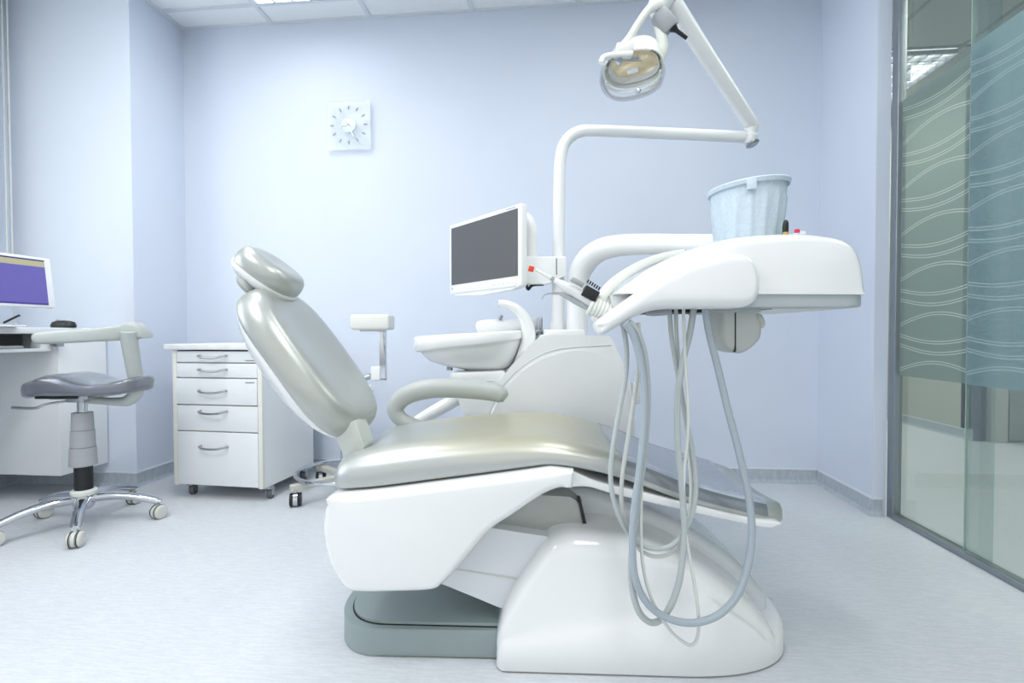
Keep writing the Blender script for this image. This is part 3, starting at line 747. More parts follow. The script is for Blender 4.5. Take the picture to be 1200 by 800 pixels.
# --- seat shell
shell = [(393, 578), (450, 572), (520, 563), (600, 552.5), (645, 546), (672, 549), (671, 569.5), (655, 570.5), (640, 576), (622, 587), (600, 602), (576, 618), (552, 645), (532, 669), (520, 681), (508, 688), (470, 690), (425, 690.5), (408, 686), (394, 668), (385, 643), (381, 615), (383, 595), (387, 584)]
def seg_smooth(pts, hard, n=4):
    """closed outline: smooth except at indexes in hard"""
    N = len(pts); idx = sorted(hard); out = []
    for i, a in enumerate(idx):
        b_ = idx[(i+1) % len(idx)]
        run = [pts[(a+k) % N] for k in range(((b_-a) % N)+1)]
        sm = crom([(p[0], p[1], 0) for p in run], n) if len(run) > 2 else [Vector((p[0], p[1], 0)) for p in run]
        out += [(v.x, v.y) for v in sm[:-1]]
    return out
sh_o = [(v.x, v.z) for v in UU(CH, seg_smooth(shell, [4, 5, 6]), 1.20)]
obj('seat_shell', MB().rprism(sh_o, 1.17, 1.71, .02, .035), 'white', dc, sharp=50)
leg = [(668, 549), (700, 563), (743, 573), (795, 586), (873, 604.5), (911, 610), (909, 614.5), (897, 617), (850, 608), (780, 592), (720, 578), (690, 569.5), (668, 569.5)]
lg_o = [(v.x, v.z) for v in UU(CH, seg_smooth(leg, [0, 12]), 1.215)]
obj('legrest_shell', MB().rprism(lg_o, 1.205, 1.66, .006), 'white', dc, sharp=50)
# --- seat and legrest cushion, one loft
def rr(x, cy, hw, zb, zt, rb=.012, rx=.07, n=7, crown=.0):
    h = zt-zb; rz = min(h*.72, .055); rb = min(rb, h*.2); rx = min(rx, hw*.6); pts = []
    for k in range(n+1):   # near bottom corner -> near top corner
        a = PI/2*k/n; pts.append((x, cy-hw+rb*(1-math.sin(a)), zb+rb*(1-math.cos(a))))
    for k in range(n+1):
        a = PI/2*k/n; pts.append((x, cy-hw+rx*(1-math.cos(a)), zt-rz+rz*math.sin(a)))
    for k in range(1, 6):
        t = k/6; yy = -hw+rx+(2*hw-2*rx)*t; pts.append((x, cy+yy, zt-crown*math.sin(PI*t)))
    for k in range(n+1):
        a = PI/2*(1-k/n); pts.append((x, cy+hw-rx*(1-math.cos(a)), zt-rz+rz*math.sin(a)))
    for k in range(n+1):
        a = PI/2*(1-k/n); pts.append((x, cy+hw-rb*(1-math.sin(a)), zb+rb*(1-math.cos(a))))
    return pts
stn = [(-.452, .452, .462, .16, 1.45), (-.449, .443, .480, .20, 1.45), (-.438, .438, .498, .228, 1.45), (-.415, .437, .511, .243, 1.45), (-.37, .441, .522, .249, 1.45), (-.30, .449, .534, .25, 1.45), (-.2, .463, .547, .25, 1.45), (-.05, .484, .560, .25, 1.45), (.04, .497, .564, .25, 1.45), (.09, .503, .562, .25, 1.45), (.14, .500, .556, .25, 1.45), (.19, .491, .546, .249, 1.45), (.25, .477, .530, .245, 1.447), (.336, .449, .503, .24, 1.445), (.45, .414, .464, .23, 1.44), (.56, .389, .437, .222, 1.435), (.64, .373, .422, .215, 1.43), (.69, .364, .411, .205, 1.43), (.725, .359, .403, .19, 1.43), (.745, .358, .395, .165, 1.43), (.753, .364, .385, .14, 1.43)]
def interp(st_, m=4):
    P0 = []
    for i in range(len(st_)-1):
        for k in range(m):
            t = k/m; a, b_ = st_[i], st_[i+1]; p_, q_ = st_[max(i-1, 0)], st_[min(i+2, len(st_)-1)]
            row = []
            for c_ in range(5):
                row.append(.5*((2*a[c_])+(b_[c_]-p_[c_])*t+(2*p_[c_]-5*a[c_]+4*b_[c_]-q_[c_])*t*t+(3*a[c_]-p_[c_]-3*b_[c_]+q_[c_])*t**3) if 0 < i < len(st_)-2 else a[c_]+(b_[c_]-a[c_])*t)
            P0.append(row)
    P0.append(list(st_[-1])); return P0
stn = [((a[0]-.062 if a[0] < .3 else .238+(a[0]-.3)*.835),)+a[1:] for a in stn]
full = interp(stn)
RX = lambda x: .07 if x < .1 else .026 if x > .28 else .07-.044*(x-.1)/.18
seat = obj('seat_cushion', MB().loft([rr(r[0], r[4], r[3], r[1], r[2], rx=RX(r[0]), crown=.010) for r in full]), 'seatvinyl', dc, sharp=60)
cov = [r for r in full if .20 < r[0] < .56]
b = MB(); rings = []
for r in cov:
    q = rr(r[0], r[4], r[3]+.0025, r[1]+.002, r[2]+.0025, rx=RX(r[0]), crown=.010); rings.append(q[8:-8])
b.loft([r_[4:] for r_ in rings], closed=False, cap=False)
fc = obj('foot_cover', b, 'film_cover', dc, sharp=60)
obj('shaded_side', MB().loft([r_[:5] for r_ in rings], closed=False, cap=False), 'film_shade', fc, sharp=60)  # near side of the cover, its shade put into the colour
fc['label'] = 'clear bluish plastic cover over the foot end'
# --- backrest
ph = math.radians(36); uu = Vector((-math.sin(ph), 0, math.cos(ph))); nn = Vector((math.cos(ph), 0, math.sin(ph))); ww = Vector((0, 1, 0))
bc = Vector((-.658, 1.44, .738))
hu, hw = .252, .188
obj('backrest_cushion', MB().pad(bc, uu, ww, nn, hu, hw, [(0, -.03), (.7, -.03), (.95, -.028), (.99, -.02), (1.0, -.005), (.99, .012), (.955, .032), (.89, .048), (.80, .055), (.68, .055), (.5, .052), (.25, .049), (0, .048)], 2.9, 64), 'vinyl', dc, sharp=60)
obj('backrest_shell', MB().pad(bc-nn*.026, uu, ww, nn, hu*.985, hw*.985, [(0, -.06), (.4, -.058), (.7, -.048), (.88, -.026), (.97, -.010), (1.0, 0), (1.0, .006), (.98, .009), (0, .009)], 2.5, 64), 'white', dc, sharp=60)
lk = [(384, 499), (397, 500), (416, 492), (421, 506), (427, 522), (420, 540), (404, 540), (398, 522), (392, 510)]
obj('backrest_link', MB().prism(O2(CH, lp(lk, 3), 1.33, 1), 1.33, 1.41, .006, 2), 'linkgrey', dc, sharp=30)
# --- headrest
ph2 = math.radians(53); u2 = Vector((-math.sin(ph2), 0, math.cos(ph2))); n2 = Vector((math.cos(ph2), 0, math.sin(ph2)))
hc = U(316, 320.5, 1.44)
obj('headrest_cushion', MB().pad(hc, u2, ww, n2, .095, .092, [(0, -.022), (.8, -.022), (.95, -.02), (1.0, -.008), (1.0, .008), (.96, .024), (.86, .036), (.7, .041), (.5, .041), (.25, .039), (0, .038)], 2.5, 56), 'vinyl', dc, sharp=60)
obj('headrest_shell', MB().pad(hc-n2*.022, u2, ww, n2, .0965, .0935, [(0, -.03), (.5, -.028), (.8, -.02), (.96, -.008), (1.0, 0), (1.0, .006), (0, .007)], 2.5, 56), 'white', dc, sharp=60)
h0 = hc - n2*.045; h1 = bc + uu*.20 - nn*.05
obj('headrest_stem', MB().tube([h1, h1*.4+h0*.6-nn*.01, h0], [.022, .02, .02], n=14, squash=.5), 'linkgrey', dc)
kp = U(293, 333, 1.40)
obj('headrest_latch', MB().pad(kp, uu, ww, nn, .038, .05, [(0, -.012), (.8, -.012), (1, 0), (.8, .012), (0, .012)], 2.2, 32), 'armgrey', dc)
kp = U(283, 309, 1.42)
obj('headrest_knob', MB().lathe([(.001, -.02), (.018, -.018), (.022, 0), (.018, .018), (.001, .02)], kp, (0, 1, 0), 24), 'linkgrey', dc)
# --- far-side arm rest
ya = 1.70
arm_p = [(592.5, 467), (588, 463.5), (579, 459.5), (555, 456), (520, 454.5), (492, 457.5), (472, 466), (463.5, 479), (470, 491), (488, 500), (510, 507)]
rad = [5.5, 9.5, 10.8, 11.5, 11.5, 11.5, 11, 10, 9, 9, 9]
obj('armrest', MB().tube(UU(CH, arm_p, ya), [CH.px(r, ya) for r in rad], n=18, squash=1, up=(0, 1, 0)), 'armgrey', dc)

# ================================================================== CUSPIDOR UNIT (frame F)
YU = 1.84; YU2 = 2.16
cu = thing('spittoon_unit', 'white spittoon unit with oval bowl standing behind the dental chair', 'dental unit', F, (F.U(645, 500, YU).x, (YU+YU2)/2, 0))
body = [(556, 656), (556, 500), (540, 478), (534, 450), (585, 447), (600, 428), (618, 408), (632, 395.5), (640, 392), (705, 393.5), (716, 396), (722, 408), (733, 432), (741, 465), (745, 520), (745, 656)]
bo = O2(F, seg_smooth(body, [0, 1, 3, 4, 15]), YU, 1)
bo = [(x, max(z, .002)) for x, z in bo]
obj('body', MB().prism(bo, YU, YU2, .012, 3), 'white', cu, sharp=40)
fp = [(560, 656), (572, 500), (584, 470), (600, 447), (622, 428), (648, 416), (676, 411), (700, 415), (718, 428), (731, 450), (738, 480), (741, 530), (741, 656)]
fo = [(x, max(z, .004)) for x, z in O2(F, seg_smooth(fp, [0, 12]), YU-.012, 1)]
obj('front_panel', MB().prism(fo, YU-.012, YU+.02, .009, 3), 'white', cu, sharp=40)
gr = [(574, 484), (584, 460), (600, 440), (622, 422), (648, 410.5), (676, 406.5), (716, 404)]
pth = [F.U(a, b_, YU-.001) for a, b_ in gr]
obj('groove', MB().tube(pth, .0022, n=6), 'linkgrey', cu)
obj('shelf', MB().prism(O2(F, lp([(527, 447), (527, 437), (592, 435), (592, 447)], 4), 1.85, 1), 1.85, 2.12, .006, 2), 'white', cu)
obj('top_plate', MB().prism(O2(F, lp([(638, 393.5), (638, 386), (686, 386), (686, 393.5)], 2), 1.86, 1), 1.86, 2.06, .004, 2), 'white', cu)
# bowl: stacked ovals
yb0 = 1.98
rings = []
for px, py, hwp, hd, tl_ in [(569, 434.5, 22, .05, 0), (568, 432, 26, .06, 0), (562, 428, 38, .10, .03), (556, 419, 51, .135, .08), (554, 408.5, 57.5, .152, .13), (553, 404.5, 59.5, .157, .13), (552, 404, 62.6, .165, .13), (550.8, 402.5, 64, .168, .125), (550, 392.5, 64.5, .168, .06), (550, 390.5, 62, .162, .06), (550, 390.5, 58, .152, .06), (552, 396, 52, .135, .05), (556, 408, 42, .11, .02), (562, 420, 22, .06, 0), (562, 422, 4, .01, 0)]:
    v = F.U(px, py, yb0); hx = F.px(hwp, yb0)
    rings.append([(v.x+math.copysign(abs(math.cos(2*PI*j/48))**.85, math.cos(2*PI*j/48))*hx, yb0+math.sin(2*PI*j/48)*hd, v.z + math.cos(2*PI*j/48)*hx*tl_) for j in range(48)])
bw = obj('bowl', MB().loft(rings), 'white', cu, sharp=60)
obj('drain_cap', MB().lathe([(.012, 0), (.012, .012)], F.U(527, 430, 1.95), (0, 0, -1), 12), 'steel', cu)
sp = [(606, 432), (614, 415), (619.5, 396), (617, 378), (608, 364), (596, 357), (584, 355.5)]
obj('spout', MB().tube(UU(F, sp, 1.93), [F.px(r, 1.93) for r in (7, 8, 8.5, 7.5, 6, 5, 4.5)], n=16), 'white', cu)
cp = [F.U(558, 383.5, 2.1), F.U(561, 383.2, 2.1), F.U(572, 382.7, 2.1), F.U(615, 382, 2.1), F.U(632, 382, 2.1)]
obj('cup_filler', MB().tube(cp, [F.px(r, 2.1) for r in (3, 7, 8.5, 9, 9)], n=20, smooth=3), 'white2', cu)
obj('valve', MB().box((F.U(629, 0, 2.05).x, 2.02, F.U(0, 398, 2.05).z), (F.U(635, 0, 2.05).x, 2.08, F.U(0, 373, 2.05).z), .006).tube([F.U(625, 391, 2.04), F.U(634, 386, 2.02)], .012, n=10, smooth=0).tube([F.U(625, 398, 2.04), F.U(634, 394, 2.02)], .012, n=10, smooth=0), 'steel', cu)
obj('filler_nozzle', MB().tube([F.U(585, 374, 2.08), F.U(588, 369, 2.08)], .009, n=10, smooth=0), 'steel', cu)
obj('linking_duct', MB().tube([F.U(556, 455, 1.95), F.U(530, 470, 1.9), F.U(490, 494, 1.88), F.U(470, 515, 1.88), F.U(466, 560, 1.88)], [.03, .026, .024, .03, .03], n=14), 'white', cu)
obj('side_hook', MB().box((F.U(741, 0, 1.95).x, 1.93, F.U(0, 474, 1.95).z), (F.U(750, 0, 1.95).x, 1.96, F.U(0, 449, 1.95).z), .004), 'white2', cu)

# ================================================================== OPERATING LAMP
YPo = 1.98
zpole = F.U(654, 388, YPo)
ol = thing('operating_lamp', 'white dental operating lamp on a bent pole and folding arm', 'lamp', F, (zpole.x, YPo, F.U(654, 386, YPo).z))
rp_ = F.px(6.8, YPo)
pp = [(653.5, 386), (654, 330), (654.8, 270), (655.5, 220), (656.5, 190), (660, 172), (668, 160.5), (680, 154), (700, 153), (760, 155.5), (820, 158), (872, 160.5)]
obj('pole', MB().tube(UU(F, pp, YPo), [F.px(r, YPo) for r in (7.6, 7.3, 7, 7, 6.8, 6.8, 6.8, 6.8, 6.5, 6.5, 6.5, 6.5)], n=20), 'white2', ol)
obj('pole_collar', MB().lathe([(F.px(9, YPo), 0), (F.px(9, YPo), F.px(10, YPo))], F.U(653.5, 387, YPo), (0, 0, 1), 24), 'white2', ol)
e0 = F.U(879, 160, YPo)
obj('elbow', MB().lathe([(.001, -.03), (.022, -.026), (.028, -.012), (.028, .004), (.022, .012), (.022, .02), (.026, .03), (.026, .045), (.014, .058), (.001, .062)], e0, (.1, -.15, 1), 28), 'white2', ol)
obj('elbow_cap', MB().lathe([(.024, 0), (.026, .006), (.018, .012), (.001, .012)], e0+Vector((.008, -.0, -.024)), (.35, -.25, -1), 24), 'steel', ol)
YT = 1.72
A0 = F.U(881, 146, YPo-.01); A1 = F.U(787, 2, YT)
obj('spring_arm', MB().tube([A0, A0.lerp(A1, .05), A0.lerp(A1, .5), A0.lerp(A1, .95), A1], [.022, .025, .027, .030, .024], n=20, smooth=4), 'white2', ol)
T0 = F.U(776, -6, YT-.02)
obj('head_joint', MB().lathe([(.001, -.06), (.03, -.055), (.036, -.03), (.036, .03), (.028, .05), (.001, .055)], T0+Vector((.005, 0, -.01)), (.55, 0, .8), 28).tube([A1, F.U(781, -2, YT)], .030, n=16, smooth=0), 'white2', ol)
obj('pivot', MB().lathe([(.028, 0), (.032, .01), (.032, .06), (.028, .068), (.001, .069)], F.U(771, 16, YT-.04), (.62, 0, -.75), 24), 'bellows', ol)
obj('friction_pin', MB().tube([F.U(788, 32, YT-.045), F.U(793, 36, YT-.045), F.U(805, 45, YT-.045)], [.016, .007, .006], n=10, smooth=0), 'black', ol)
yk = YT-.06
obj('yoke_left', MB().tube(UU(F, [(775, 5), (768, 7), (760, 12), (748, 28), (738, 44), (728, 56)], yk), [F.px(r, yk) for r in (6, 6, 5, 4.5, 4.5, 4.5)], n=14), 'offw', ol)
obj('yoke_right', MB().tube(UU(F, [(768, 18), (772, 30), (776, 45), (777, 58), (774, 70), (770, 78)], yk+.03), [F.px(r, yk) for r in (5, 6, 6.5, 6.2, 4.5, 2.5)], n=14), 'offw', ol)
# head: housing dome opening to the lower left / viewer
yh = YT-.05; hc_ = F.U(746, 82, yh)
hx = lambda n: F.px(n, yh)
fwd = Vector((-.22, -.36, -.90)).normalized(); side = Vector((0, 0, 1)).cross(fwd).normalized(); upv = fwd.cross(side).normalized()
def oval(c0, a, b_, h, n=40, ex=2.4):
    out = []
    for j in range(n):
        t = 2*PI*j/n; ca, sa = math.cos(t), math.sin(t)
        out.append(c0+fwd*h+side*math.copysign(abs(ca)**(2/ex), ca)*a+upv*math.copysign(abs(sa)**(2/ex), sa)*b_)
    return out
hcen = F.U(742, 80, yh)
rings = [oval(hcen, .004, .003, -.092), oval(hcen, .045, .034, -.089), oval(hcen, .076, .055, -.074), oval(hcen, .09, .062, -.04), oval(hcen, .097, .068, -.012), oval(hcen, .098, .069, .004), oval(hcen, .094, .065, .004), oval(hcen, .088, .06, -.02), oval(hcen, .06, .045, -.048), oval(hcen, .01, .008, -.056)]
hd = obj('head_housing', MB().loft(rings), 'offw', ol, sharp=50)
rg = [oval(hcen, .084, .056, -.004, 60), oval(hcen, .076, .051, -.026, 60), oval(hcen, .052, .037, -.044, 60), oval(hcen, .012, .01, -.050, 60)]
obj('reflector', MB().loft(rg[1:], cap=False), 'gold', hd, sharp=60)
obj('reflector_rim', MB().loft(rg[:2], cap=False), 'white', hd, sharp=60)
rings = [oval(hcen, .098, .07, .002), oval(hcen, .105, .080, .025), oval(hcen, .102, .077, .055), oval(hcen, .083, .06, .076), oval(hcen, .04, .03, .086), oval(hcen, .002, .002, .088)]
obj('visor', MB().loft(rings, cap=False), 'visor', hd, sharp=70)
pts = oval(hcen, .09, .064, .028)
obj('inner_ring', MB().tube([p for p in pts[20:40]], .0045, n=8, smooth=2), 'offw', hd)
obj('bulb_shield', MB().box((-.018, -.008, -.004), (.018, .008, .004), .003, mtx=Matrix.Translation(hcen+fwd*.012) @ Matrix((side, upv, fwd)).transposed().to_4x4()), 'white', hd)
kn = F.U(726, 72, yh-.07)
obj('knob', MB().lathe([(.001, -.012), (.009, -.009), (.012, 0), (.009, .009), (.001, .012)], kn, (0, 1, 0), 16), 'chrome', hd)
kn = F.U(748, 107, yh-.1)
obj('knob', MB().lathe([(.001, -.009), (.007, -.007), (.009, 0), (.007, .007), (.001, .009)], kn, (0, 1, 0), 16), 'chrome', hd)
obj('grip', MB().tube(UU(F, [(741, 63), (722, 64), (708, 67), (704.5, 74)], yh-.09), [hx(2.8), hx(3), hx(3.2), hx(3.4)], n=12), 'white2', hd)
obj('grip_rod', MB().tube(UU(F, [(712, 71), (728, 70), (752, 71)], yh-.085), hx(1), n=8, smooth=0), 'steel', hd)
obj('yoke_pad', MB().box(F.U(724, 62, yh-.05)+Vector((-.008, -.02, -.008)), F.U(742, 53, yh-.05)+Vector((0, .03, .0)), .006), 'offw', hd)

# ================================================================== MONITOR ON THE POLE
q1, q2 = 1.86, 2.25
TRp, BRp = F.U(611, 240, q1), F.U(613, 338, q1); TLp, BLp = F.U(526.5, 262, q2), F.U(529.5, 344, q2)
ang = math.atan2(TRp.y-TLp.y, TRp.x-TLp.x)
MF = Frame(YAW+ang)
def toMF(v):
    w = F.w(v); return Vector((w.x*MF.c+w.y*MF.s, -w.x*MF.s+w.y*MF.c, w.z))
a, b_ = toMF(TLp), toMF(TRp); zt1, zb1 = (TLp.z+TRp.z)/2, (BLp.z+BRp.z)/2
y_ = (a.y+b_.y)/2
mo = thing('monitor', 'white flat monitor with a dark blank screen on the lamp pole', 'monitor', MF, ((a.x+b_.x)/2, y_+.03, zb1))
ms_o = [(a.x, zt1), (b_.x, zt1), (b_.x, zb1+.004), (b_.x-.06, zb1-.006), (a.x*.5+b_.x*.5, zb1-.014), (a.x+.06, zb1-.006), (a.x, zb1+.004)]
hs = obj('housing', MB().prism(lp([(x*1000, z*1000) for x, z in ms_o], 9) and [(x/1000, z/1000) for x, z in lp([(x*1000, z*1000) for x, z in ms_o], 9)], y_, y_+.030, .006, 3), 'white2', mo, sharp=40)
obj('back_bulge', MB().pad(((a.x+b_.x)/2, y_+.030, (zt1+zb1)/2), (1, 0, 0), (0, 0, 1), (0, 1, 0), .2, .12, [(0, -.01), (.95, -.01), (1, .005), (.9, .025), (.5, .035), (0, .036)], 3, 40), 'white2', mo)
obj('display', MB().box((a.x+.018, y_-.0015, zb1+.043), (b_.x-.02, y_+.004, zt1-.017)), 'screen', mo)
obj('lower_bezel', MB().box((a.x+.03, y_-.003, zb1+.004), (b_.x-.03, y_+.003, zb1+.034), .001), 'white', mo)
obj('power_light', MB().lathe([(.0035, 0), (.0035, .002)], (a.x+.025, y_-.0, zb1+.028), (0, -1, 0), 10), 'tick', mo)
obj('name_strip', MB().box((b_.x-.09, y_-.0012, zt1-.011), (b_.x-.035, y_+.002, zt1-.008)), 'hoseb', mo)
mk = MB()
for i in range(5): mk.box((b_.x-.17+i*.03, y_-.0035, zb1+.018), (b_.x-.162+i*.03, y_-.0025, zb1+.021))
obj('buttons', mk, 'hoseb', mo)
# bracket & arm behind the screen in the lamp frame
mf = lambda px, py, y: toMF(F.U(px, py, y))
bb = MB().prism([(v.x, v.z) for v in UU(F, lp([(616, 333), (616, 301), (663, 301), (663, 323), (640, 333)], 1.5), 1.94)], 1.925, 1.99, .004, 2)
for v in bb.bm.verts: v.co = toMF(v.co)
obj('mount_bracket', bb, 'white2', mo, sharp=30)
bb = MB().prism([(v.x, v.z) for v in UU(F, [(651.6, 303), (652.6, 303), (652.6, 322), (651.6, 322)], 1.93)], 1.9235, 1.93)
for v in bb.bm.verts: v.co = toMF(v.co)
obj('bracket_slit', bb, 'rubber', mo)
bb = MB().tube([F.U(600, 262, 2.03), F.U(610, 255, 1.99), F.U(619, 259, 1.96), F.U(623, 271, 1.95), F.U(623, 286, 1.95), F.U(623, 302, 1.95)], [F.px(r, 1.96) for r in (8, 8, 7, 6.5, 6.5, 6.5)], n=16)
for v in bb.bm.verts: v.co = toMF(v.co)
obj('mount_arm', bb, 'white2', mo)
bb = MB().tube([F.U(617, 334, 1.96), F.U(619, 339, 1.96), F.U(624, 334, 1.96), F.U(637, 333, 1.96)], .006, n=8, smooth=3)
for v in bb.bm.verts: v.co = toMF(v.co)
obj('cable_clip', bb, 'black', mo)

# ================================================================== INSTRUMENT DELIVERY
YT1, YT2 = 1.12, 1.52
dl = thing('delivery_unit', 'white overhead instrument tray on a curved arm with hanging hoses', 'dental delivery unit', F, (F.U(676, 390, 1.94).x, 1.94, F.U(676, 388, 1.94).z))
ya = 1.94
obj('post', MB().lathe([(F.px(12.5, ya), 0), (F.px(12.5, ya), F.px(48, ya)), (F.px(12, ya), F.px(50, ya)), (F.px(12.2, ya), F.px(51, ya)), (F.px(12.2, ya), F.px(56, ya))], F.U(676.5, 388, ya), (0, 0, 1), 28), 'white2', dl)
ap = [F.U(677, 338, ya), F.U(679, 322, ya-.01), F.U(685, 309, ya-.03), F.U(696, 297.5, ya-.07), F.U(712, 290, ya-.13), F.U(740, 286.5, ya-.2), F.U(790, 286, ya-.33), F.U(850, 287, ya-.46), F.U(900, 290, ya-.52)]
obj('swing_arm', MB().tube(ap, [F.px(r, v.y) for r, v in zip((12.5, 13, 13.5, 13.5, 13, 12.5, 12, 12, 12), ap)], n=20), 'white2', dl)
# main cowl
main = [(716, 346), (728, 337), (745, 326), (768, 311), (800, 295), (838, 282), (880, 275), (930, 272.5), (972, 276), (994, 284), (1005, 300), (1010, 322), (1012, 346)]
cw = obj('tray_cowl', MB().rprism(O2(F, seg_smooth(main, [0, 12], 5), YT1+.02, 1), YT1-.01, YT2, .030, .06, 8, flat=True), 'white', dl, sharp=45)
und = lp([(762, 344.5), (1013, 344.5), (1013, 357), (1009, 360), (762, 361)], 2)
zs0, zs1 = F.U(900, 360, YT1+.02).z, F.U(900, 345, YT1+.02).z
xs_a, xs_b = F.U(760, 350, YT1+.02).x, F.U(1012.5, 350, YT1+.02).x; c4 = []
for cx_, cy_, a0 in ((xs_b-.05, YT1+.045, -90), (xs_b-.05, YT2-.06, 0), (xs_a+.02, YT2-.06, 90), (xs_a+.02, YT1+.015, 180)):
    rr0 = .05 if cx_ > xs_a+.03 else .02
    for k in range(7): c4.append((cx_+rr0*math.cos(math.radians(a0+15*k)), cy_+rr0*math.sin(math.radians(a0+15*k))))
obj('tray_underside', MB().prism(c4, zs0, zs1, .004, 2, 'z'), 'traygrey', dl)
seam_ = [(768, 344.2), (1013, 344.2), (1013, 345.4), (768, 345.4)]
obj('seam', MB().prism([((x-.55*(xs_a+xs_b))*1.0+.55*(xs_a+xs_b), y) for x, y in c4], zs1, zs1+.0022, 0, 1, 'z'), 'rubber', dl)
obj('underside_plate', MB().prism(O2(F, [(905, 360), (975, 360), (975, 362.5), (905, 362.5)], YT1+.06, 1), YT1+.06, YT2-.06), 'offw', dl)
wing = [(698, 383), (699, 377), (710, 368), (735, 350), (765, 330), (800, 312), (835, 301), (862, 297), (878, 301), (886, 311), (890, 325), (890, 340), (884, 354), (872, 360), (850, 361.5), (800, 361.5), (768, 363), (745, 371), (722, 384), (708, 391.5), (701, 390)]
obj('tray_wing', MB().rprism(O2(F, wing, YT1-.03, 4), YT1-.05, YT1+.03, .022, .03, 8), 'white', dl, sharp=60)
obj('handpiece_rail', MB().prism(O2(F, lp([(716, 345), (760, 345), (760, 364), (719, 372)], 2), YT1+.02, 1), YT1+.02, YT2-.06, .004, 2), 'white2', dl)
obj('holder_bar', MB().tube([F.U(757, 366.5, YT1+.05), F.U(765, 366, YT1+.05), F.U(783, 364.5, YT1+.05)], [.006, .009, .009], n=10, smooth=0), 'bellows', dl)
obj('slot', MB().prism(O2(F, [(758, 362), (830, 361), (830, 365), (764, 366)], YT1+.06, 1), YT1+.06, YT1+.2), 'dark', dl)
# brake handle below
hb_ = [(842.5, 360), (842.5, 385), (845, 399), (852, 409), (862, 413.5), (872, 413), (883, 406), (891, 397), (893, 386), (892, 376), (888, 368), (888, 360)]
obj('brake_handle', MB().rprism(O2(F, seg_smooth(hb_, [0, 11]), YT1+.07, 1), YT1+.06, YT1+.16, .016, .02), 'handle', dl, sharp=60)
obj('handle_slit', MB().prism(O2(F, [(861, 361), (862.6, 361), (862.6, 412.5), (861, 412.5)], YT1+.0595, 1), YT1+.0595, YT1+.08), 'black', dl)
obj('handle_lever', MB().tube(UU(F, [(886, 368), (890, 372), (893, 379), (892, 384)], YT1+.07), [.004, .008, .007, .004], n=10), 'handle', dl)
obj('handle_plate', MB().prism(O2(F, [(832, 360), (892, 360), (892, 366), (832, 366)], YT1+.05, 1), YT1+.05, YT1+.2, .003, 2), 'traygrey', dl)
# whip strap and corrugated coil
ys = YT1+.04
obj('whip_arm', MB().tube([F.U(a, b_, ys+k_) for a, b_, k_ in [(704, 368, 0), (705, 354, 0), (709, 343, .01), (719, 332, .03), (735, 320, .08), (755, 309, .14), (778, 301, .2), (800, 296, .25)]], [F.px(r, ys) for r in (4, 6, 6.5, 6.5, 6.2, 6, 6, 5)], n=14), 'offw', dl)
co = MB()
for k in range(6):
    t = k/5; p0 = F.U(692+20*t, 358+8*t, ys-.01); co.torus(p0, F.px(9.0-t*.5, ys), F.px(2.3, ys), (.9, 0, -.42), 24, 8)
obj('coil', co, 'offw', dl)
# hoses
def hose(pts, rpx, y0, y1, mt, mid=None):
    n = len(pts); P = []
    for i, (a, b_) in enumerate(pts):
        t = i/(n-1); P.append(F.U(a, b_, y0+(y1-y0)*t))
    return obj('hose', MB().tube(P, F.px(rpx, (y0+y1)/2), n=10, smooth=7), mt, dl)
yh0 = YT1
hose([(729, 378), (733, 398), (734.5, 420), (732, 450), (726, 480), (719, 520), (715.5, 555), (719, 585), (729, 612), (742, 631), (758, 641), (776, 642.5), (792, 635), (806, 615), (814, 590), (815.5, 560), (812, 530), (807, 505), (800, 470), (793, 430), (787, 395), (784.5, 362)], 2.9, yh0-.02, yh0+.05, 'hose')
hose([(748, 378), (748.5, 410), (747, 440), (742, 475), (735, 520), (729, 560), (728.5, 590), (734, 620), (746, 640), (758, 649), (770, 652), (784, 649), (797, 638), (806, 615), (810, 585), (809, 550), (805, 510), (800, 470), (796, 430), (793, 395), (792, 362)], 2.5, yh0-.005, yh0+.06, 'hosew')
hose([(737, 377), (746, 388), (754, 410), (758, 440), (758.5, 480), (755, 530), (748, 580), (742, 630), (739.5, 670), (743, 700), (751, 720), (763, 729), (775, 725), (787, 707), (796, 680), (800, 650), (802, 620), (799, 570), (795, 530), (793.5, 490), (795, 455), (801, 420), (808, 392), (813, 362)], 3.9, yh0-.035, yh0+.03, 'hose')
hose([(733, 379), (743, 395), (752, 430), (755.5, 465), (754, 510), (749, 555), (743, 600), (741, 640), (744, 675), (754, 700), (771, 718), (795, 728), (820, 728.5), (845, 718), (865, 695), (877, 660), (881, 620), (877, 580), (866, 530), (853, 480), (841, 430), (831, 390), (826.5, 362)], 4.4, yh0-.05, yh0+.01, 'hoseb')
hose([(757, 470), (754, 520), (751.5, 580), (751.5, 640), (757, 680), (769, 713), (786, 739), (802, 753), (812, 755), (818, 743), (818, 715), (813, 680), (806, 640), (801, 600), (802, 550), (806, 510), (806, 470), (803, 420), (801, 362)], 2.0, yh0-.02, yh0+.02, 'hosew')
obj('hose', MB().tube(UU(F, [(757, 470), (757, 440), (752, 405), (742, 384), (738, 377)], yh0-.02), F.px(2.0, yh0), n=10), 'hosew', dl)
obj('red_button', MB().lathe([(.006, 0), (.006, .006), (.004, .008)], F.U(934, 272.5, YT1+.06), (0, 0, 1), 16), 'magenta', dl)
obj('touch_key', MB().box(F.U(937, 273, YT1+.06)+Vector((0, 0, -.004)), F.U(945, 270.5, YT1+.06)+Vector((0, .03, 0)), .002), 'white2', dl)
obj('indicator_dots', MB().lathe([(.003, 0), (.003, .002)], F.U(981, 281.5, YT1+.03), (.3, -.5, 1), 10), 'white2', dl)

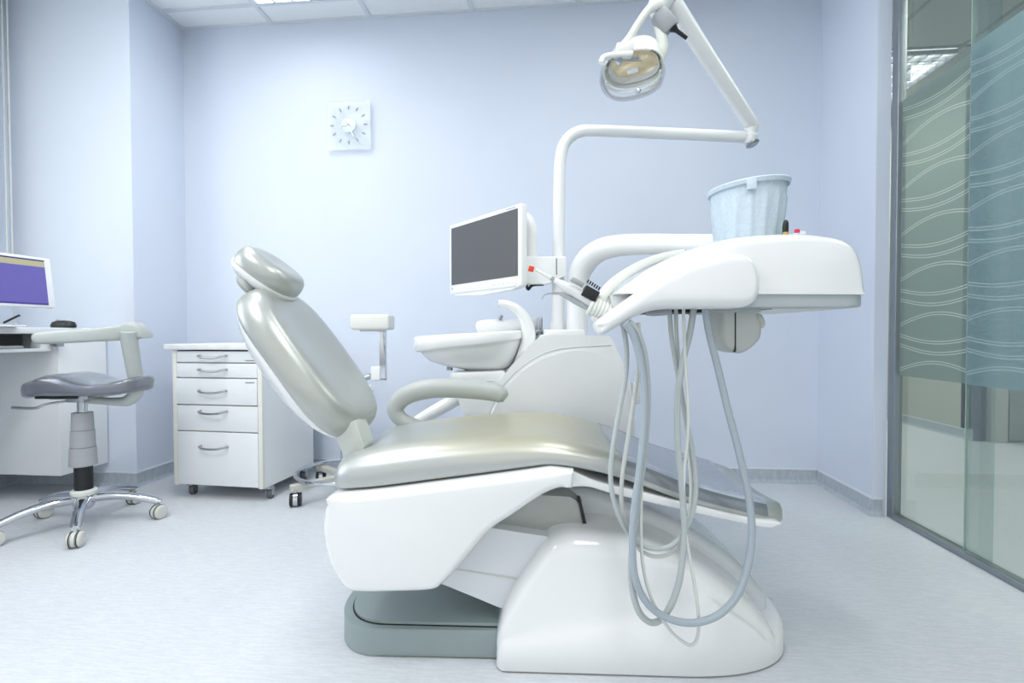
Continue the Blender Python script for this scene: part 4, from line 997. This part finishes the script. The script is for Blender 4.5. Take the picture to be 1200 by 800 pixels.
# instruments lying in the holder
yi = YT1+.03
def inst(name, label, cat): return thing(name, label, cat, F, F.U(700, 355, yi))
h1_ = inst('handpiece', 'white dental handpiece with a dark band and an orange square tip', 'handpiece')
ip = lambda t, off=0: F.U(628+(703-628)*t + off*.5, 316+(358-316)*t - off*.86, yi)
obj('body', MB().tube([ip(.26), ip(.34), ip(.48), ip(.8), ip(1.0)], [F.px(r, yi) for r in (2.0, 3.6, 5.6, 6.8, 6.8)], n=18, smooth=4), 'white2', h1_)
obj('nozzle', MB().tube([ip(0), ip(.27)], [F.px(1.6, yi), F.px(2.2, yi)], n=12, smooth=0), 'white', h1_)
obj('steel_collar', MB().tube([ip(.235), ip(.285)], F.px(2.7, yi), n=14, smooth=0), 'steel', h1_)
mt = Matrix.Translation(F.U(622.5, 315, yi)) @ Matrix.Rotation(math.radians(14), 4, 'Y')
k_ = F.px(3.2, yi)
obj('tip_cap', MB().box((-k_, -k_*.6, -k_), (k_, k_*.6, k_), .0008, 2, mtx=mt), 'red', h1_)
mt = Matrix.Translation(F.U(676.5, 330.5, yi-.014)) @ Matrix.Rotation(math.radians(29.2), 4, 'Y')
obj('display_strip', MB().box((-F.px(8, yi), -.003, -F.px(3, yi)), (F.px(8, yi), .004, F.px(3, yi)), .001, mtx=mt), 'steel', h1_)
mt = Matrix.Translation(F.U(692, 344, yi-.017)) @ Matrix.Rotation(math.radians(29.2), 4, 'Y')
obj('dark_band', MB().box((-F.px(9, yi), -.004, -F.px(6.5, yi)), (F.px(9, yi), .03, F.px(6.5, yi)), .002, mtx=mt), 'black', h1_)
b = MB()
for k in range(6):
    mt = Matrix.Translation(F.U(689+k*2.6, 329.5+k*1.7, yi-.013)) @ Matrix.Rotation(math.radians(29.2), 4, 'Y')
    b.box((-F.px(.8, yi), -.003, -F.px(2, yi)), (F.px(.8, yi), .003, F.px(2, yi)), mtx=mt)
obj('scale_marks', b, 'black', h1_)
h2_ = inst('scaler', 'slim grey handpiece with a hooked metal tip, below the orange-tipped one', 'handpiece')
ys2 = yi+.01
obj('body', MB().tube(UU(F, [(654, 343), (662, 346), (675, 353), (692, 361)], ys2), [F.px(r, ys2) for r in (1.6, 3, 4, 4.5)], n=14), 'hose', h2_)
obj('hooked_tip', MB().tube(UU(F, [(635, 350.5), (637.5, 346), (642, 344), (648, 343.5), (655, 343.5)], ys2), [F.px(r, ys2) for r in (.5, .7, .8, 1, 1.6)], n=10), 'steel', h2_)

# bucket on the tray
YBk = 1.34
topz_ = F.U(880, 275, YT1).z
bk = thing('bucket', 'pale blue ribbed plastic bucket on top of the instrument tray', 'bucket', F, (F.U(878, 0, YBk).x, YBk, topz_))
o_ = Vector(bk['_o']); zr = F.U(878, 218.5, YBk).z; r1 = F.px(41.5, YBk); r0 = F.px(34, YBk)
def bucket_ring(t, add=0, rib=0):
    r = r0+(r1-r0)*t+add; z = topz_+(zr-topz_)*t; out = []
    for j in range(96):
        a = 2*PI*j/96; k = (j % 6); rr_ = r + (.0035*rib if k in (0, 1) else 0)
        out.append((o_.x+math.cos(a)*rr_, o_.y+math.sin(a)*rr_, z + (.010*(math.cos(a)) * t)))
    return out
rings = [bucket_ring(.0, -.01), bucket_ring(0, 0), bucket_ring(.03, 0), bucket_ring(.05, 0, 1), bucket_ring(.74, 0, 1), bucket_ring(.77, 0), bucket_ring(.99), bucket_ring(.995, -.003), bucket_ring(.5, -.003), bucket_ring(.02, -.004), bucket_ring(.02, -.05)]
mbk = mat('speckled pale blue plastic', rgb(204, 220, 231), .5, noise=.09, nscale=140, alpha=.93); M['bucket'] = mbk
obj('tub', MB().loft(rings), 'bucket', bk, sharp=50)
rings = [bucket_ring(.93, .001), bucket_ring(.92, .006), bucket_ring(.98, .008), bucket_ring(1.0, .005), bucket_ring(1.0, -.003), bucket_ring(.97, -.003)]
obj('rim', MB().loft(rings, loop=True), 'bucket', bk, sharp=50)
for ang_ in (-PI/2-.35, .25):
    d = Vector((math.cos(ang_), math.sin(ang_), 0)); c0 = Vector((o_.x, o_.y, 0))+d*(r1+.004)
    mt = Matrix.Translation((c0.x, c0.y, zr-.022)) @ Matrix.Rotation(ang_, 4, 'Z')
    obj('rim_lug', MB().box((-.004, -.012, -.012), (.004, .012, .014), .002, mtx=mt), 'bucket', bk)
# dark pen-like tool beside the bucket
yt = YT1+.12
tl = thing('pen', 'black and yellow rounded pen end standing beside the bucket', 'pen', F, F.U(921, 276, yt))
zz0 = F.U(921, 277, yt)
obj('cap', MB().tube(UU(F, [(920.5, 272), (920.5, 266), (920.8, 261.5), (921, 258.5), (921, 257.5)], yt), [F.px(r, yt) for r in (3.2, 3.4, 3.1, 2, .5)], n=14), 'black', tl)
obj('barrel', MB().tube([Vector((zz0.x, yt, topz_)), F.U(920.5, 271.5, yt)], F.px(3.0, yt), n=14, smooth=0), 'yellow', tl)

# ================================================================== LIGHT
def area(name, loc, sx_, sy_, power, rot=(0, 0, 0), col=(1, 1, 1)):
    l = bpy.data.lights.new(name, 'AREA'); l.shape = 'RECTANGLE'; l.size = sx_; l.size_y = sy_; l.energy = power; l.color = col
    o = bpy.data.objects.new(name, l); COL.objects.link(o); o.location = loc; o.rotation_euler = rot
    return o
area('ceiling_lamp', (-1.4, 1.75, H-.04), .5, .45, 9)
area('ceiling_lamp', (.4, 1.75, H-.04), .5, .45, 6)
area('ceiling_lamp', (-1.4, .3, H-.04), .5, 1.1, 22)
area('ceiling_lamp', (.4, .3, H-.04), .5, 1.1, 16)
area('window_light', (-2.93, .9, 1.7), 1.3, 1.5, 20, (0, math.radians(90), 0), (.98, .99, 1))
area('corridor_lamp', (2.6, 2.0, 2.84), 1.0, 1.6, 26, col=(1, .99, .95))
area('corridor_lamp', (2.3, 4.6, 2.84), 1.0, 1.0, 32, col=(1, .99, .95))
wd = bpy.data.worlds.new('world'); sc.world = wd; wd.use_nodes = True
nt = wd.node_tree; bg = nt.nodes['Background']
tc = nt.nodes.new('ShaderNodeTexCoord'); sp = nt.nodes.new('ShaderNodeSeparateXYZ'); nt.links.new(tc.outputs['Generated'], sp.inputs[0])
rp = nt.nodes.new('ShaderNodeValToRGB'); mr = nt.nodes.new('ShaderNodeMapRange')
mr.inputs[1].default_value = -1; mr.inputs[2].default_value = 1; nt.links.new(sp.outputs['Z'], mr.inputs[0]); nt.links.new(mr.outputs[0], rp.inputs[0])
e = rp.color_ramp.elements; e[0].position = .42; e[0].color = (.40, .42, .44, 1); e[1].position = .56; e[1].color = (1, 1, 1, 1); nt.links.new(rp.outputs[0], bg.inputs[0])
bg.inputs[0].default_value = (.98, .99, 1.0, 1); bg.inputs[1].default_value = .86  # background added as soft fill through the open side, dimmer from below
sc.cycles.transparent_max_bounces = 24
sc.view_settings.view_transform = 'Standard'; sc.view_settings.look = 'None'; sc.view_settings.exposure = .34; sc.view_settings.gamma = 1.0
for o in list(sc.objects):
    if '_o' in o: del o['_o']
